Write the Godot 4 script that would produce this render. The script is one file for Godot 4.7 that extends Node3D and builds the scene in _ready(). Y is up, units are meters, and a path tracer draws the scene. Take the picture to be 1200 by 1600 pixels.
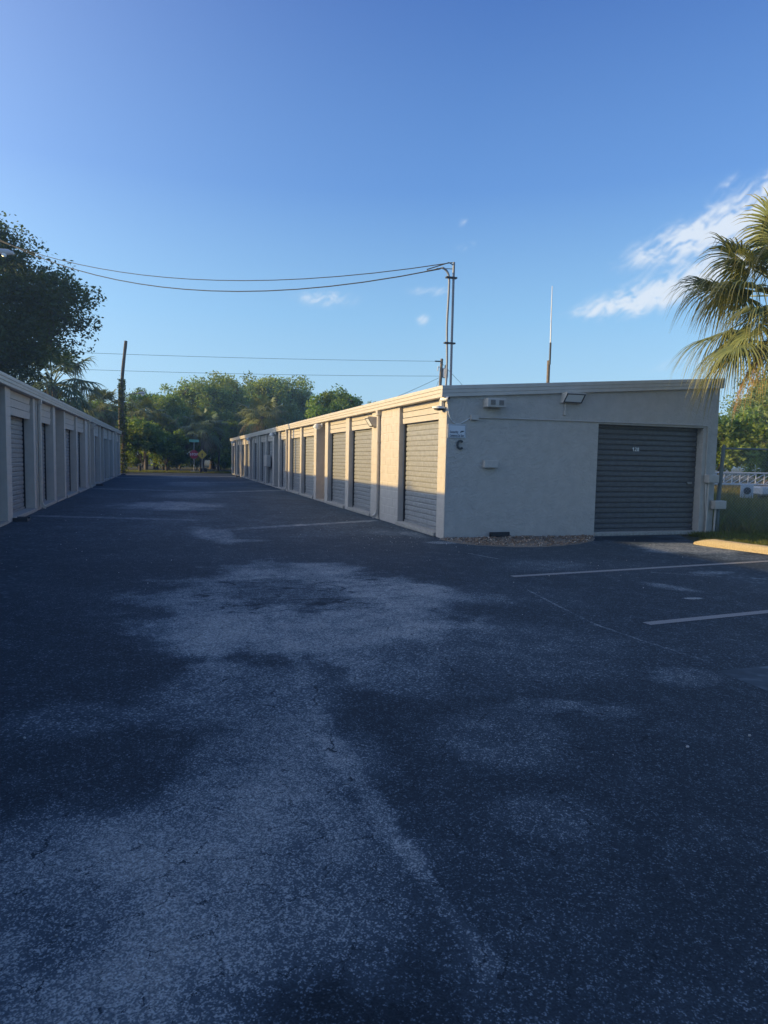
extends Node3D

# ---------------------------------------------------------------- mesh builder
class MB:
	var v := PackedVector3Array()
	var n := PackedVector3Array()
	var uv := PackedVector2Array()
	var c := PackedColorArray()
	var ix := PackedInt32Array()
	var colored := false
	var tint := Color(1, 1, 1)
	func vert(p: Vector3, nn: Vector3, t := Vector2.ZERO) -> int:
		v.append(p)
		n.append(nn)
		uv.append(t)
		c.append(tint)
		return v.size() - 1
	# a face a-b-c(-d) whose outside is on the side of "out"
	func face(pts: Array, out: Vector3) -> void:
		var a: Vector3 = pts[0]
		var nn: Vector3 = (pts[2] - a).cross(pts[1] - a)
		if nn.length() < 1e-12:
			return
		nn = nn.normalized()
		var q := pts
		if nn.dot(out) < 0:
			nn = -nn
			q = pts.duplicate()
			q.reverse()
		var b := v.size()
		for p in q:
			vert(p, nn)
		for k in range(1, q.size() - 1):
			ix.append_array([b, b + k, b + k + 1])
	func box(lo: Vector3, hi: Vector3) -> void:
		obox(Transform3D(Basis.IDENTITY, (lo + hi) * 0.5), (hi - lo).abs(), 0.0)
	# a box with chamfered edges, anywhere
	func obox(t: Transform3D, size: Vector3, bevel := 0.0) -> void:
		var h := size * 0.5
		var e := minf(bevel, minf(h.x, minf(h.y, h.z)) * 0.9)
		for ax in 3:
			for s in [-1.0, 1.0]:
				var o := Vector3.ZERO
				o[ax] = s
				var b1 := (ax + 1) % 3
				var b2 := (ax + 2) % 3
				var pts := []
				for k in [[-1, -1], [1, -1], [1, 1], [-1, 1]]:
					var p := Vector3.ZERO
					p[ax] = s * h[ax]
					p[b1] = k[0] * (h[b1] - e)
					p[b2] = k[1] * (h[b2] - e)
					pts.append(t * p)
				face(pts, t.basis * o)
		if e <= 0.0:
			return
		for ax in 3:
			var b1 := (ax + 1) % 3
			var b2 := (ax + 2) % 3
			for s1 in [-1.0, 1.0]:
				for s2 in [-1.0, 1.0]:
					var pts := []
					for k in [[-1, 0], [1, 0], [1, 1], [-1, 1]]:
						var p := Vector3.ZERO
						p[ax] = k[0] * (h[ax] - e)
						p[b1] = s1 * (h[b1] - (e if k[1] == 1 else 0.0))
						p[b2] = s2 * (h[b2] - (0.0 if k[1] == 1 else e))
						pts.append(t * p)
					var o := Vector3.ZERO
					o[b1] = s1
					o[b2] = s2
					face(pts, t.basis * o)
		for sx in [-1.0, 1.0]:
			for sy in [-1.0, 1.0]:
				for sz in [-1.0, 1.0]:
					var s := Vector3(sx, sy, sz)
					face([t * (s * Vector3(h.x, h.y - e, h.z - e)), t * (s * Vector3(h.x - e, h.y, h.z - e)), t * (s * Vector3(h.x - e, h.y - e, h.z))], t.basis * s)
	# a round tube along points with a radius at each
	func tube(path: Array, radii: Array, sides := 8, caps := true) -> void:
		var rings := []
		var up := Vector3(0.13, 0.97, 0.21).normalized()
		for i in path.size():
			var d: Vector3 = (path[mini(i + 1, path.size() - 1)] - path[maxi(i - 1, 0)]).normalized()
			var a := d.cross(up)
			if a.length() < 0.05:
				a = d.cross(Vector3(1, 0, 0.1))
			a = a.normalized()
			var b := d.cross(a).normalized()
			up = b.cross(d) if absf(d.dot(up)) > 0.999 else up
			var r: float = radii[mini(i, radii.size() - 1)]
			var ring := []
			for k in sides:
				var w := TAU * k / sides
				var o := a * cos(w) + b * sin(w)
				ring.append(vert(path[i] + o * r, o))
			rings.append(ring)
			if caps and (i == 0 or i == path.size() - 1):
				var m := vert(path[i], -d if i == 0 else d)
				var cap := []
				for k in sides:
					cap.append(vert(v[ring[k]], -d if i == 0 else d))
				for k in sides:
					add(m, cap[k], cap[(k + 1) % sides])
		for i in path.size() - 1:
			for k in sides:
				var k2 := (k + 1) % sides
				add(rings[i][k], rings[i + 1][k], rings[i + 1][k2])
				add(rings[i][k], rings[i + 1][k2], rings[i][k2])
	# a triangle of existing vertices, wound to agree with its normals
	func add(i: int, j: int, k: int) -> void:
		var g := (v[k] - v[i]).cross(v[j] - v[i])
		if g.dot(n[i] + n[j] + n[k]) >= 0:
			ix.append_array([i, j, k])
		else:
			ix.append_array([i, k, j])
	# a polygon in the plane of axes (p, q), pushed along w from w0 to w1
	func extrude(poly: PackedVector2Array, at: Callable, w0: float, w1: float) -> void:
		var tr := Geometry2D.triangulate_polygon(poly)
		var wdir: Vector3 = (at.call(poly[0], w1) - at.call(poly[0], w0)).normalized()
		for k in range(0, tr.size(), 3):
			face([at.call(poly[tr[k]], w1), at.call(poly[tr[k + 1]], w1), at.call(poly[tr[k + 2]], w1)], wdir)
			face([at.call(poly[tr[k]], w0), at.call(poly[tr[k + 1]], w0), at.call(poly[tr[k + 2]], w0)], -wdir)
		var cw := Geometry2D.is_polygon_clockwise(poly)
		for k in poly.size():
			var a := poly[k]
			var b := poly[(k + 1) % poly.size()]
			var d := (b - a).normalized()
			var o2 := Vector2(d.y, -d.x) if not cw else Vector2(-d.y, d.x)
			var o3: Vector3 = at.call(a + o2, w0) - at.call(a, w0)
			face([at.call(a, w0), at.call(b, w0), at.call(b, w1), at.call(a, w1)], o3)
	func leaf(p: Vector3, u: Vector3, w: Vector3, col: Color) -> void:
		var nn := u.cross(w).normalized()
		var b := v.size()
		v.append_array([p - u, p + w, p + u, p - w])
		n.append_array([nn, nn, nn, nn])
		c.append_array([col, col, col, col])
		uv.append_array([Vector2.ZERO, Vector2.ZERO, Vector2.ZERO, Vector2.ZERO])
		ix.append_array([b, b + 1, b + 2, b, b + 2, b + 3])
	func mesh(into: ArrayMesh = null) -> ArrayMesh:
		var m := into if into else ArrayMesh.new()
		var a := []
		a.resize(Mesh.ARRAY_MAX)
		a[Mesh.ARRAY_VERTEX] = v
		a[Mesh.ARRAY_NORMAL] = n
		a[Mesh.ARRAY_TEX_UV] = uv
		if colored:
			a[Mesh.ARRAY_COLOR] = c
		a[Mesh.ARRAY_INDEX] = ix
		m.add_surface_from_arrays(Mesh.PRIMITIVE_TRIANGLES, a)
		return m

var M := {}
var taken := {}
var rng := RandomNumberGenerator.new()

const XR := 5.214        # lane front of the right building
const XE := 11.87        # its far side
const ZC := -12.267      # its end wall
const ZE := -59.0
const XL := -3.322       # lane front of the left building

# ---------------------------------------------------------------- naming
func numbered(called: String) -> String:
	var k: int = taken.get(called, 0)
	taken[called] = k + 1
	return called if k == 0 else "%s_%03d" % [called, k]

func tag(o: Node3D, label := "", category := "", group := "", kind := "") -> Node3D:
	if label:
		o.set_meta("label", label)
	if category:
		o.set_meta("category", category)
	if group:
		o.set_meta("group", group)
	if kind:
		o.set_meta("kind", kind)
	return o

func base(called: String, at: Vector3, label := "", category := "", group := "", turn := 0.0) -> Node3D:
	var o := Node3D.new()
	o.name = numbered(called)
	add_child(o)
	o.position = at
	o.rotation.y = turn
	return tag(o, label, category, group)

func put(mb, called: String, mat: Material, parent: Node3D = null) -> MeshInstance3D:
	var o := MeshInstance3D.new()
	o.mesh = mb.mesh() if mb is MB else mb
	if mat:
		o.material_override = mat
	if parent:
		o.name = called
		parent.add_child(o, true)
	else:
		o.name = numbered(called)
		add_child(o)
	return o

# ---------------------------------------------------------------- materials
func lin(r: float, g: float, b: float) -> Color:
	return Color(r, g, b).linear_to_srgb()

func noise(freq: float, seed_: int, type := FastNoiseLite.TYPE_SIMPLEX_SMOOTH, oct := 4) -> FastNoiseLite:
	var f := FastNoiseLite.new()
	f.noise_type = type
	f.frequency = freq
	f.seed = seed_
	f.fractal_octaves = oct
	f.fractal_type = FastNoiseLite.FRACTAL_FBM if oct > 1 else FastNoiseLite.FRACTAL_NONE
	return f

func grey_tex(size: int, freq: float, seed_: int, lo: float, hi: float, oct := 4, type := FastNoiseLite.TYPE_SIMPLEX_SMOOTH) -> ImageTexture:
	var im := noise(freq, seed_, type, oct).get_seamless_image(size, size)
	im.convert(Image.FORMAT_L8)
	var d := im.get_data()
	var lut := PackedByteArray()
	for k in 256:
		lut.append(int(255.0 * (lo + (hi - lo) * k / 255.0)))
	for k in d.size():
		d[k] = lut[d[k]]
	return ImageTexture.create_from_image(Image.create_from_data(size, size, false, Image.FORMAT_L8, d))

# render dragged with a trowel: warped ridges
func trowel_tex() -> ImageTexture:
	var f := noise(0.012, 21, FastNoiseLite.TYPE_SIMPLEX_SMOOTH, 4)
	f.fractal_type = FastNoiseLite.FRACTAL_RIDGED
	f.fractal_gain = 0.55
	f.domain_warp_enabled = true
	f.domain_warp_amplitude = 40.0
	f.domain_warp_frequency = 0.012
	var im := f.get_seamless_image(1024, 1024)
	im.convert(Image.FORMAT_L8)
	return ImageTexture.create_from_image(im)

func mat(col: Color, rough := 0.8, tex: Texture2D = null, scale := 1.0, bump: Texture2D = null, bump_cm := 0.0, metal := 0.0) -> StandardMaterial3D:
	var m := StandardMaterial3D.new()
	m.albedo_color = col
	m.roughness = rough
	m.metallic = metal
	if tex:
		m.albedo_texture = tex
	if bump:
		m.heightmap_enabled = true
		m.heightmap_texture = bump
		m.heightmap_scale = bump_cm
	if tex or bump:
		m.uv1_triplanar = true
		m.uv1_world_triplanar = true
		m.uv1_scale = Vector3.ONE * scale
	return m

func leafmat(back: float) -> StandardMaterial3D:
	var m := StandardMaterial3D.new()
	m.vertex_color_use_as_albedo = true
	m.roughness = 0.6
	m.backlight_enabled = true
	m.backlight = Color(back, back, back * 0.6)
	return m

func make_materials() -> void:
	var mottle := grey_tex(512, 0.012, 3, 0.93, 1.0, 5)
	var grime := grey_tex(512, 0.03, 9, 0.80, 1.0, 5)
	var stucco := trowel_tex()
	var rough_block := grey_tex(512, 0.12, 4, 0.0, 1.0, 3)
	var fine := grey_tex(512, 0.25, 5, 0.0, 1.0, 2)
	M.cream = mat(lin(0.505, 0.465, 0.41), 0.75, mottle, 0.7, rough_block, 0.12)
	M.wall_body = mat(lin(0.505, 0.465, 0.41), 0.8, mottle, 0.6, rough_block, 0.12)
	# trowelled render: ridges that run aslant
	M.stucco = mat(lin(0.505, 0.465, 0.41), 0.82, mottle, 0.55, stucco, 1.1)
	M.fascia = mat(lin(0.56, 0.515, 0.445), 0.45, mottle, 0.5)
	M.roof = mat(lin(0.45, 0.45, 0.44), 0.4, grime, 0.3, null, 0.0, 0.4)
	M.slat = mat(lin(0.275, 0.285, 0.285), 0.42, grime, 0.5)
	M.slats = []
	for q in [1.0, 0.93, 1.06]:
		M.slats.append(mat(lin(0.32 * q, 0.33 * q, 0.33 * q), 0.42, grime, 0.5))
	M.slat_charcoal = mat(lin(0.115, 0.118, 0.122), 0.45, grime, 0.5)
	M.black = mat(lin(0.012, 0.012, 0.013), 0.6)
	M.concrete = mat(lin(0.46, 0.43, 0.37), 0.9, grime, 0.9, rough_block, 0.4)
	M.kerb = mat(lin(0.52, 0.43, 0.27), 0.9, grime, 1.7, rough_block, 0.7)
	M.cream_metal = mat(lin(0.525, 0.48, 0.41), 0.45, mottle, 1.0)
	M.wall_metal = mat(lin(0.505, 0.465, 0.41), 0.5, mottle, 1.0)
	M.white = mat(lin(0.72, 0.72, 0.70), 0.5)
	M.white_old = mat(lin(0.62, 0.64, 0.66), 0.6, grime, 1.5)
	M.lens = mat(lin(0.78, 0.80, 0.80), 0.3)
	M.steel = mat(lin(0.42, 0.43, 0.44), 0.35, grime, 2.0, null, 0.0, 0.8)
	M.fence = mat(lin(0.20, 0.23, 0.22), 0.6, grime, 3.0)
	M.wire = mat(lin(0.012, 0.013, 0.015), 0.7)
	M.mast = mat(lin(0.30, 0.31, 0.33), 0.6, grime, 2.0, null, 0.0, 0.2)
	M.pole = mat(lin(0.20, 0.16, 0.12), 0.9, grime, 1.0, fine, 0.5)
	M.sign = mat(lin(0.62, 0.64, 0.66), 0.4)
	M.ink = mat(lin(0.03, 0.035, 0.045), 0.7)
	M.letter = mat(lin(0.045, 0.05, 0.055), 0.6)
	M.red = mat(lin(0.45, 0.04, 0.05), 0.5)
	M.green = mat(lin(0.02, 0.22, 0.12), 0.5)
	M.yellow = mat(lin(0.62, 0.42, 0.03), 0.5)
	M.paint = mat(lin(0.52, 0.52, 0.50), 0.85, grey_tex(512, 0.12, 31, 0.35, 1.0, 4), 2.2, rough_block, 0.3)
	M.bark = mat(lin(0.13, 0.105, 0.08), 0.95, grey_tex(512, 0.05, 14, 0.5, 1.0, 4), 1.2, fine, 2.0)
	M.palm_bark = mat(lin(0.30, 0.25, 0.20), 0.95, grey_tex(512, 0.06, 15, 0.45, 1.0, 4), 1.5, fine, 2.5)
	M.leaf = leafmat(1.0)
	M.frond = leafmat(0.6)
	M.litter = StandardMaterial3D.new()
	M.litter.vertex_color_use_as_albedo = true
	M.litter.roughness = 0.95
	M.soil = mat(lin(0.40, 0.345, 0.27), 1.0, grey_tex(512, 0.08, 17, 0.4, 1.0, 5), 1.0, rough_block, 1.5)
	M.grassground = mat(lin(0.085, 0.095, 0.04), 1.0, grey_tex(512, 0.05, 18, 0.35, 1.0, 5), 0.35, rough_block, 2.0)

# ---------------------------------------------------------------- asphalt
var wear_and_sun_list := []
var wear_lines := []
var n_edge: FastNoiseLite
var n_mid: FastNoiseLite
var n_low: FastNoiseLite
var n_crack: FastNoiseLite

func wear_and_light_at(x: float, z: float) -> float:
	var e := n_edge.get_noise_2d(x, z)
	var e2 := n_mid.get_noise_2d(x, z)
	var w := 0.07 + 0.10 * maxf(0.0, n_low.get_noise_2d(x, z)) + 0.10 * maxf(0.0, e2)
	if z < -9.0:
		w += 0.07 * smoothstep(-9.0, -15.0, z) * (1.0 + e)  # lightens the far lane in colour, standing in for flare and grazing view
	for b in wear_and_sun_list:
		var dx: float = (x - b[0])
		var dz: float = (z - b[1])
		if absf(dx) > 2.2 * maxf(b[2], b[3]) or absf(dz) > 2.2 * maxf(b[2], b[3]):
			continue
		var ca: float = cos(b[4])
		var sa: float = sin(b[4])
		var px := (dx * ca + dz * sa) / float(b[2])
		var pz := (-dx * sa + dz * ca) / float(b[3])
		var d := sqrt(px * px + pz * pz) + e * 0.45 + e2 * 0.25
		w += float(b[5]) * (1.0 - smoothstep(0.55, 1.15, d)) * (0.85 + 0.5 * e2)
	for b in wear_lines:
		var a := Vector2(b[0], b[1])
		var q := Vector2(b[2], b[3])
		var p := Vector2(x, z)
		if p.distance_to((a + q) * 0.5) > a.distance_to(q) * 0.5 + 1.2:
			continue
		var cp := Geometry2D.get_closest_point_to_segment(p, a, q)
		var d := p.distance_to(cp) + e * float(b[4]) * 0.5 + n_mid.get_noise_2d(z * 2.0, x * 2.0) * float(b[4]) * 0.5
		var t := a.distance_to(cp) / a.distance_to(q)
		w += float(b[5]) * (1.0 - smoothstep(0.4, 1.0, d / float(b[4]))) * (1.0 - float(b[6]) * t) * (0.8 + 0.6 * e2)
	# alligator cracks in the broken patch, mostly across the lane
	var cx := (x - 1.5) / 1.5
	var cz := (z + 7.6) / 1.4
	var inside := 1.0 - smoothstep(0.5, 1.1, cx * cx + cz * cz)
	if inside > 0.0:
		var cn := absf(n_crack.get_noise_2d(x * 0.8, z * 2.0))
		w -= 0.55 * inside * (1.0 - smoothstep(0.0, 0.05, cn))
	return clampf(w, 0.0, 1.0)

func asphalt(x0: float, z0: float, size: float, res: int, coarse: int, sharp: float, seed_: int) -> Array:
	var wi := PackedByteArray()
	wi.resize(coarse * coarse)
	for j in coarse:
		for i in coarse:
			wi[j * coarse + i] = int(255.0 * wear_and_light_at(x0 + size * (i + 0.5) / coarse, z0 + size * (j + 0.5) / coarse))
	var wim := Image.create_from_data(coarse, coarse, false, Image.FORMAT_L8, wi)
	wim.resize(res, res, Image.INTERPOLATE_CUBIC)
	var w := wim.get_data()
	var px := size / res
	# grains of about 8 mm and 18 mm, broken up by patches of a hand's breadth
	var f1 := noise(minf(0.5, px / 0.0048), seed_, FastNoiseLite.TYPE_CELLULAR, 1)
	f1.cellular_return_type = FastNoiseLite.RETURN_CELL_VALUE
	var f2 := noise(minf(0.5, px / 0.011), seed_ + 1, FastNoiseLite.TYPE_CELLULAR, 1)
	f2.cellular_return_type = FastNoiseLite.RETURN_CELL_VALUE
	var f3 := noise(px / 0.09, seed_ + 2, FastNoiseLite.TYPE_SIMPLEX_SMOOTH, 3)
	var gd := f1.get_image(res, res, false, false, false).get_data()
	var ga := f2.get_image(res, res, false, false, false).get_data()
	var gb := f3.get_image(res, res, false, false, false).get_data()
	for k in gd.size():
		gd[k] = (gd[k] * 36 + ga[k] * 16 + gb[k] * 12) >> 6
	# hairline cracks in the skin, here and there
	var f4 := noise(px / 0.22, seed_ + 3, FastNoiseLite.TYPE_CELLULAR, 1)
	f4.cellular_return_type = FastNoiseLite.RETURN_DISTANCE2_SUB
	f4.domain_warp_enabled = true
	f4.domain_warp_amplitude = 0.10 / px
	f4.domain_warp_frequency = px / 0.15
	var gc := f4.get_image(res, res, false, false, false).get_data() if sharp > 0.5 else PackedByteArray()
	var g1 := Image.create_from_data(res, res, false, Image.FORMAT_L8, gd)
	var hist := PackedInt32Array()
	hist.resize(256)
	for k in range(0, gd.size(), 17):
		hist[gd[k]] += 1
	var rank := PackedFloat32Array()
	rank.resize(256)
	var sum := 0.0
	var all := 0.0
	for k in 256:
		all += hist[k]
	for k in 256:
		sum += hist[k]
		rank[k] = sum / all
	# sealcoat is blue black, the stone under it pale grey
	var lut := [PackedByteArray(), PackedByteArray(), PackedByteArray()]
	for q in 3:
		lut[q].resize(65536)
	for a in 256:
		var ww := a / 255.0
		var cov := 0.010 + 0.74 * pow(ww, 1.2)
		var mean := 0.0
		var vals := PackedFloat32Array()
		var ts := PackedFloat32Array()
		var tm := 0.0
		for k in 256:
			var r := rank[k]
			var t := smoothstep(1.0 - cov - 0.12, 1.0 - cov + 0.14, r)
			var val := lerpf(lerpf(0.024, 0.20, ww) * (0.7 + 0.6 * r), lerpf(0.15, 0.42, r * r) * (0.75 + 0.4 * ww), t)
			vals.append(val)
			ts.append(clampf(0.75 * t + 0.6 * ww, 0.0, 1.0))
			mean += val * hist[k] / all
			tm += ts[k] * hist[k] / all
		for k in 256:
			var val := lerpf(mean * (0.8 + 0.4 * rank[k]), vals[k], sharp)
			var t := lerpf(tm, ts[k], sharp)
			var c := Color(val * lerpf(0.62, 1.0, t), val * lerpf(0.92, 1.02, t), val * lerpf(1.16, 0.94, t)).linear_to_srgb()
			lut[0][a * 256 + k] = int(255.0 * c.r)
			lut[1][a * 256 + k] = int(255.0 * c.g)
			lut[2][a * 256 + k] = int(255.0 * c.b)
	var out := PackedByteArray()
	out.resize(res * res * 3)
	var cracked := gc.size() > 0
	var thin := 0
	if cracked:
		# the darkest three in a hundred are crack
		var ch := PackedInt32Array()
		ch.resize(256)
		for k in range(0, gc.size(), 17):
			ch[gc[k]] += 1
		var acc := 0
		while thin < 255 and acc < gc.size() / 17 * 0.03:
			acc += ch[thin]
			thin += 1
	var l0: PackedByteArray = lut[0]
	var l1: PackedByteArray = lut[1]
	var l2: PackedByteArray = lut[2]
	for k in res * res:
		var i := w[k] * 256 + gd[k]
		if cracked and gc[k] < thin and gb[k] > 118:
			i = (w[k] >> 2) * 256 + (gd[k] >> 2)
		out[k * 3] = l0[i]
		out[k * 3 + 1] = l1[i]
		out[k * 3 + 2] = l2[i]
	return [ImageTexture.create_from_image(Image.create_from_data(res, res, false, Image.FORMAT_RGB8, out)), ImageTexture.create_from_image(g1)]

func lot_material(t: Array, bump_cm: float) -> StandardMaterial3D:
	var m := StandardMaterial3D.new()
	m.albedo_color = Color(1, 1, 1)
	m.albedo_texture = t[0]
	m.roughness = 0.9
	m.metallic_specular = 0.35
	if bump_cm > 0:
		m.heightmap_enabled = true
		m.heightmap_texture = t[1]
		m.heightmap_scale = bump_cm
	return m

func flat(poly: Array, y: float, x0: float, z0: float, size: float) -> MB:
	var b := MB.new()
	var pv := PackedVector2Array()
	for p in poly:
		pv.append(Vector2(p[0], p[1]))
	var tr := Geometry2D.triangulate_polygon(pv)
	for k in range(0, tr.size(), 3):
		var ids := []
		for q in 3:
			var p := pv[tr[k + q]]
			ids.append(b.vert(Vector3(p.x, y, p.y), Vector3.UP, Vector2((p.x - x0) / size, (p.y - z0) / size)))
		b.add(ids[0], ids[1], ids[2])
	return b

func join(into: MB, b: MB) -> void:
	var o := into.v.size()
	into.v.append_array(b.v)
	into.n.append_array(b.n)
	into.uv.append_array(b.uv)
	into.c.append_array(b.c)
	for k in b.ix:
		into.ix.append(k + o)

# where the kerb runs: x of the lot's right edge at depth z
func kerb_x(z: float) -> float:
	return 9.98 + (z + 10.7) * 0.235

func make_ground() -> void:
	n_edge = noise(0.9, 41, FastNoiseLite.TYPE_SIMPLEX_SMOOTH, 4)
	n_mid = noise(2.6, 42, FastNoiseLite.TYPE_SIMPLEX_SMOOTH, 3)
	n_crack = noise(0.8, 44, FastNoiseLite.TYPE_SIMPLEX_SMOOTH, 3)
	n_low = noise(0.25, 43, FastNoiseLite.TYPE_SIMPLEX_SMOOTH, 3)
	# worn patches of the sealcoat and one painted sun patch: x, z, half sizes, turn, strength
	wear_and_sun_list = [
		[1.45, -7.3, 1.8, 2.4, 0.1, 0.66], [2.75, -7.1, 0.95, 0.75, 0.1, 0.34], [0.25, -6.2, 0.6, 0.9, 0.0, 0.25], [1.2, -5.7, 1.3, 0.55, 0.0, 0.22], [1.6, -9.2, 1.2, 0.7, 0.0, 0.2],
		[1.25, -7.75, 0.85, 1.0, 0.0, -0.42], [1.9, -6.95, 0.7, 0.35, -0.2, -0.30], [0.7, -7.1, 0.5, 0.25, 0.2, -0.2],
		[0.5, -4.3, 0.75, 0.9, 0.0, 0.30], [0.55, -3.4, 0.6, 0.7, 0.0, 0.30],
		[0.25, -2.55, 0.78, 0.72, 0.2, 0.42], [-0.45, -2.3, 0.75, 0.8, 0.0, 0.40], [-0.2, -1.5, 0.7, 0.7, 0.0, 0.35], [-0.32, -2.35, 0.25, 0.3, 0.0, -0.2],
		[1.75, -3.35, 0.5, 0.45, 0.3, 0.17], [2.36, -3.7, 0.3, 0.13, 0.2, 0.22], [1.57, -2.54, 0.3, 0.2, 0.3, 0.14], [2.66, -3.5, 0.2, 0.12, 0.0, 0.22], [3.67, -3.95, 0.3, 0.2, 0.0, 0.18], [2.4, -5.0, 1.7, 1.0, 0.1, 0.14],
		[-0.55, -4.2, 0.45, 0.3, 0.2, 0.16], [1.6, -4.4, 0.4, 0.5, 0.0, 0.16], [0.5, -1.75, 0.3, 0.3, 0.0, -0.12],
		[0.85, -13.6, 0.45, 1.5, -0.1, 0.42], [1.35, -12.6, 0.5, 0.22, 0.0, 0.3], [0.1, -21.8, 1.7, 1.7, 0.0, 0.6], [0.4, -20.2, 1.3, 0.6, 0.0, 0.25], [0.7, -27.0, 1.4, 2.0, 0.0, 0.22], [1.2, -38.0, 1.5, 3.5, 0.0, 0.22], [0.8, -50.0, 2.0, 3.0, 0.0, 0.2],
		[6.15, -7.0, 0.18, 0.42, -0.35, 0.32], [7.6, -7.8, 0.45, 0.14, 0.0, 0.3], [5.9, -6.32, 0.13, 0.05, 0.1, 0.9], [9.3, -10.2, 1.0, 0.9, 0.0, 0.62], [9.4, -9.0, 0.7, 0.4, 0.0, 0.2],  # the strong blob by the kerb is the sun patch, paled in the colour
		[4.95, -11.75, 0.35, 0.2, 0.3, 0.5], [4.9, -13.2, 0.22, 0.8, 0.0, 0.25], [4.4, -13.6, 0.5, 0.7, 0.0, 0.14], [5.4, -8.8, 0.8, 0.6, 0.0, 0.12],
		[9.2, -11.7, 1.1, 0.42, 0.0, -0.3],
	]
	# runoff from the downspouts, ruts and pale cracks: from, to, half width, strength, fade along
	wear_lines = [
		[4.95, -16.2, 2.9, -15.3, 0.20, 0.75, 0.25], [2.9, -15.3, 0.9, -14.4, 0.26, 0.55, 0.9], [5.1, -31.3, 0.9, -29.1, 0.38, 0.70, 0.6], [5.05, -41.4, 0.4, -39.4, 0.6, 0.55, 0.6], [5.05, -52.2, 0.4, -50.5, 0.9, 0.5, 0.5],
		[-2.9, -18.2, 0.6, -16.8, 0.24, 0.50, 0.45], [-2.9, -32.0, 0.6, -30.6, 0.42, 0.45, 0.5], [-2.9, -47.3, 0.6, -45.6, 0.7, 0.4, 0.5],
		[1.0, -6.2, 0.86, -3.5, 0.09, 0.22, 0.3], [0.86, -3.5, 0.9, -2.35, 0.09, 0.30, 0.0], [0.9, -2.45, 0.95, -1.75, 0.06, 0.30, 0.4],
		[4.06, -6.25, 3.97, -5.5, 0.02, 0.3, 0.0], [3.97, -5.5, 4.02, -4.9, 0.022, 0.42, 0.0], [4.02, -4.9, 4.12, -4.25, 0.02, 0.3, 0.4], [4.85, -10.3, 5.05, -9.65, 0.03, 0.5, 0.0], [4.2, -7.2, 4.06, -6.25, 0.02, 0.4, 0.0], [6.7, -8.0, 8.4, -6.9, 0.025, 0.4, 0.3],
	]
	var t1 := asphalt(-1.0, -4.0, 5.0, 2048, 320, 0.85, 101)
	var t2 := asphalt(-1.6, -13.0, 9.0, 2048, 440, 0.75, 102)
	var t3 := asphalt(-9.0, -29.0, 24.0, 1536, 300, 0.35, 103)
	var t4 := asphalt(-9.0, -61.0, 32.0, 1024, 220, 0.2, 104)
	var am := ArrayMesh.new()
	flat([[-1, -4], [4, -4], [4, 1], [-1, 1]], 0, -1, -4, 5).mesh(am)
	flat([[-1.6, -13], [7.4, -13], [7.4, -4], [-1.6, -4]], 0, -1.6, -13, 9).mesh(am)
	var b3 := flat([[-9, -29], [10.9, -29], [10.9, -13], [-9, -13]], 0, -9, -29, 24)
	join(b3, flat([[-9, -13], [-1.6, -13], [-1.6, -4], [-9, -4]], 0, -9, -29, 24))
	join(b3, flat([[7.4, -13], [10.9, -13], [10.9, -12.2], [10.4, -11.3], [kerb_x(-10.7) + 0.1, -10.7], [kerb_x(-4) + 0.1, -4], [7.4, -4]], 0, -9, -29, 24))
	b3.mesh(am)
	var b4 := flat([[-9, -60.5], [10.9, -60.5], [10.9, -29], [-9, -29]], 0, -9, -61, 32)
	join(b4, flat([[-40, -4], [-1, -4], [-1, 1], [4, 1], [4, -4], [kerb_x(-4) + 0.1, -4], [kerb_x(20) + 0.1, 20], [-40, 20]], 0, -9, -61, 32))
	b4.mesh(am)
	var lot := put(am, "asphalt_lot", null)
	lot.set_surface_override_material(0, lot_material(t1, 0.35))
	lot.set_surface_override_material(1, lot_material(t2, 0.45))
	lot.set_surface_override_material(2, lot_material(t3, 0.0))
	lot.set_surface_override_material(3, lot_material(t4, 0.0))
	tag(lot, "dark sealed asphalt lot with pale worn patches and painted sunlight", "asphalt", "", "structure")
	var g := MB.new()
	g.face([Vector3(-900, -0.02, 300), Vector3(900, -0.02, 300), Vector3(900, -0.02, -900), Vector3(-900, -0.02, -900)], Vector3.UP)
	tag(put(g, "ground", M.grassground), "grass and soil ground around the storage lot", "ground", "", "structure")
	var rd := MB.new()
	rd.face([Vector3(-200, -0.012, -66.5), Vector3(200, -0.012, -66.5), Vector3(200, -0.012, -73), Vector3(-200, -0.012, -73)], Vector3.UP)
	tag(put(rd, "road", mat(lin(0.11, 0.11, 0.11), 0.9, grey_tex(256, 0.05, 71, 0.7, 1.0), 0.3)), "street crossing behind the far end of the lane", "road", "", "structure")
	# painted bay lines
	for q in [[4.47, -8.09, 10.35, -8.64], [4.48, -5.39, 10.95, -5.95]]:
		var a := Vector3(q[0], 0.004, q[1])
		var d := (Vector3(q[2], 0.004, q[3]) - a)
		var w := Vector3(-d.z, 0, d.x).normalized() * 0.055
		var p := MB.new()
		p.face([a + w, a - w, a + d - w, a + d + w], Vector3.UP)
		tag(put(p, "parking_line", M.paint), "worn white painted parking bay line on the asphalt", "line", "painted parking bay lines", "structure")
	# kerb with a rounded nose
	var kb := MB.new()
	var prof := [Vector2(-0.11, -0.03), Vector2(-0.105, 0.05), Vector2(-0.085, 0.105), Vector2(-0.045, 0.135), Vector2(0.0, 0.142), Vector2(0.05, 0.135), Vector2(0.09, 0.105), Vector2(0.11, 0.05), Vector2(0.115, -0.03)]
	var nk := noise(1.1, 77, FastNoiseLite.TYPE_SIMPLEX_SMOOTH, 3)
	var rows := []
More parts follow.
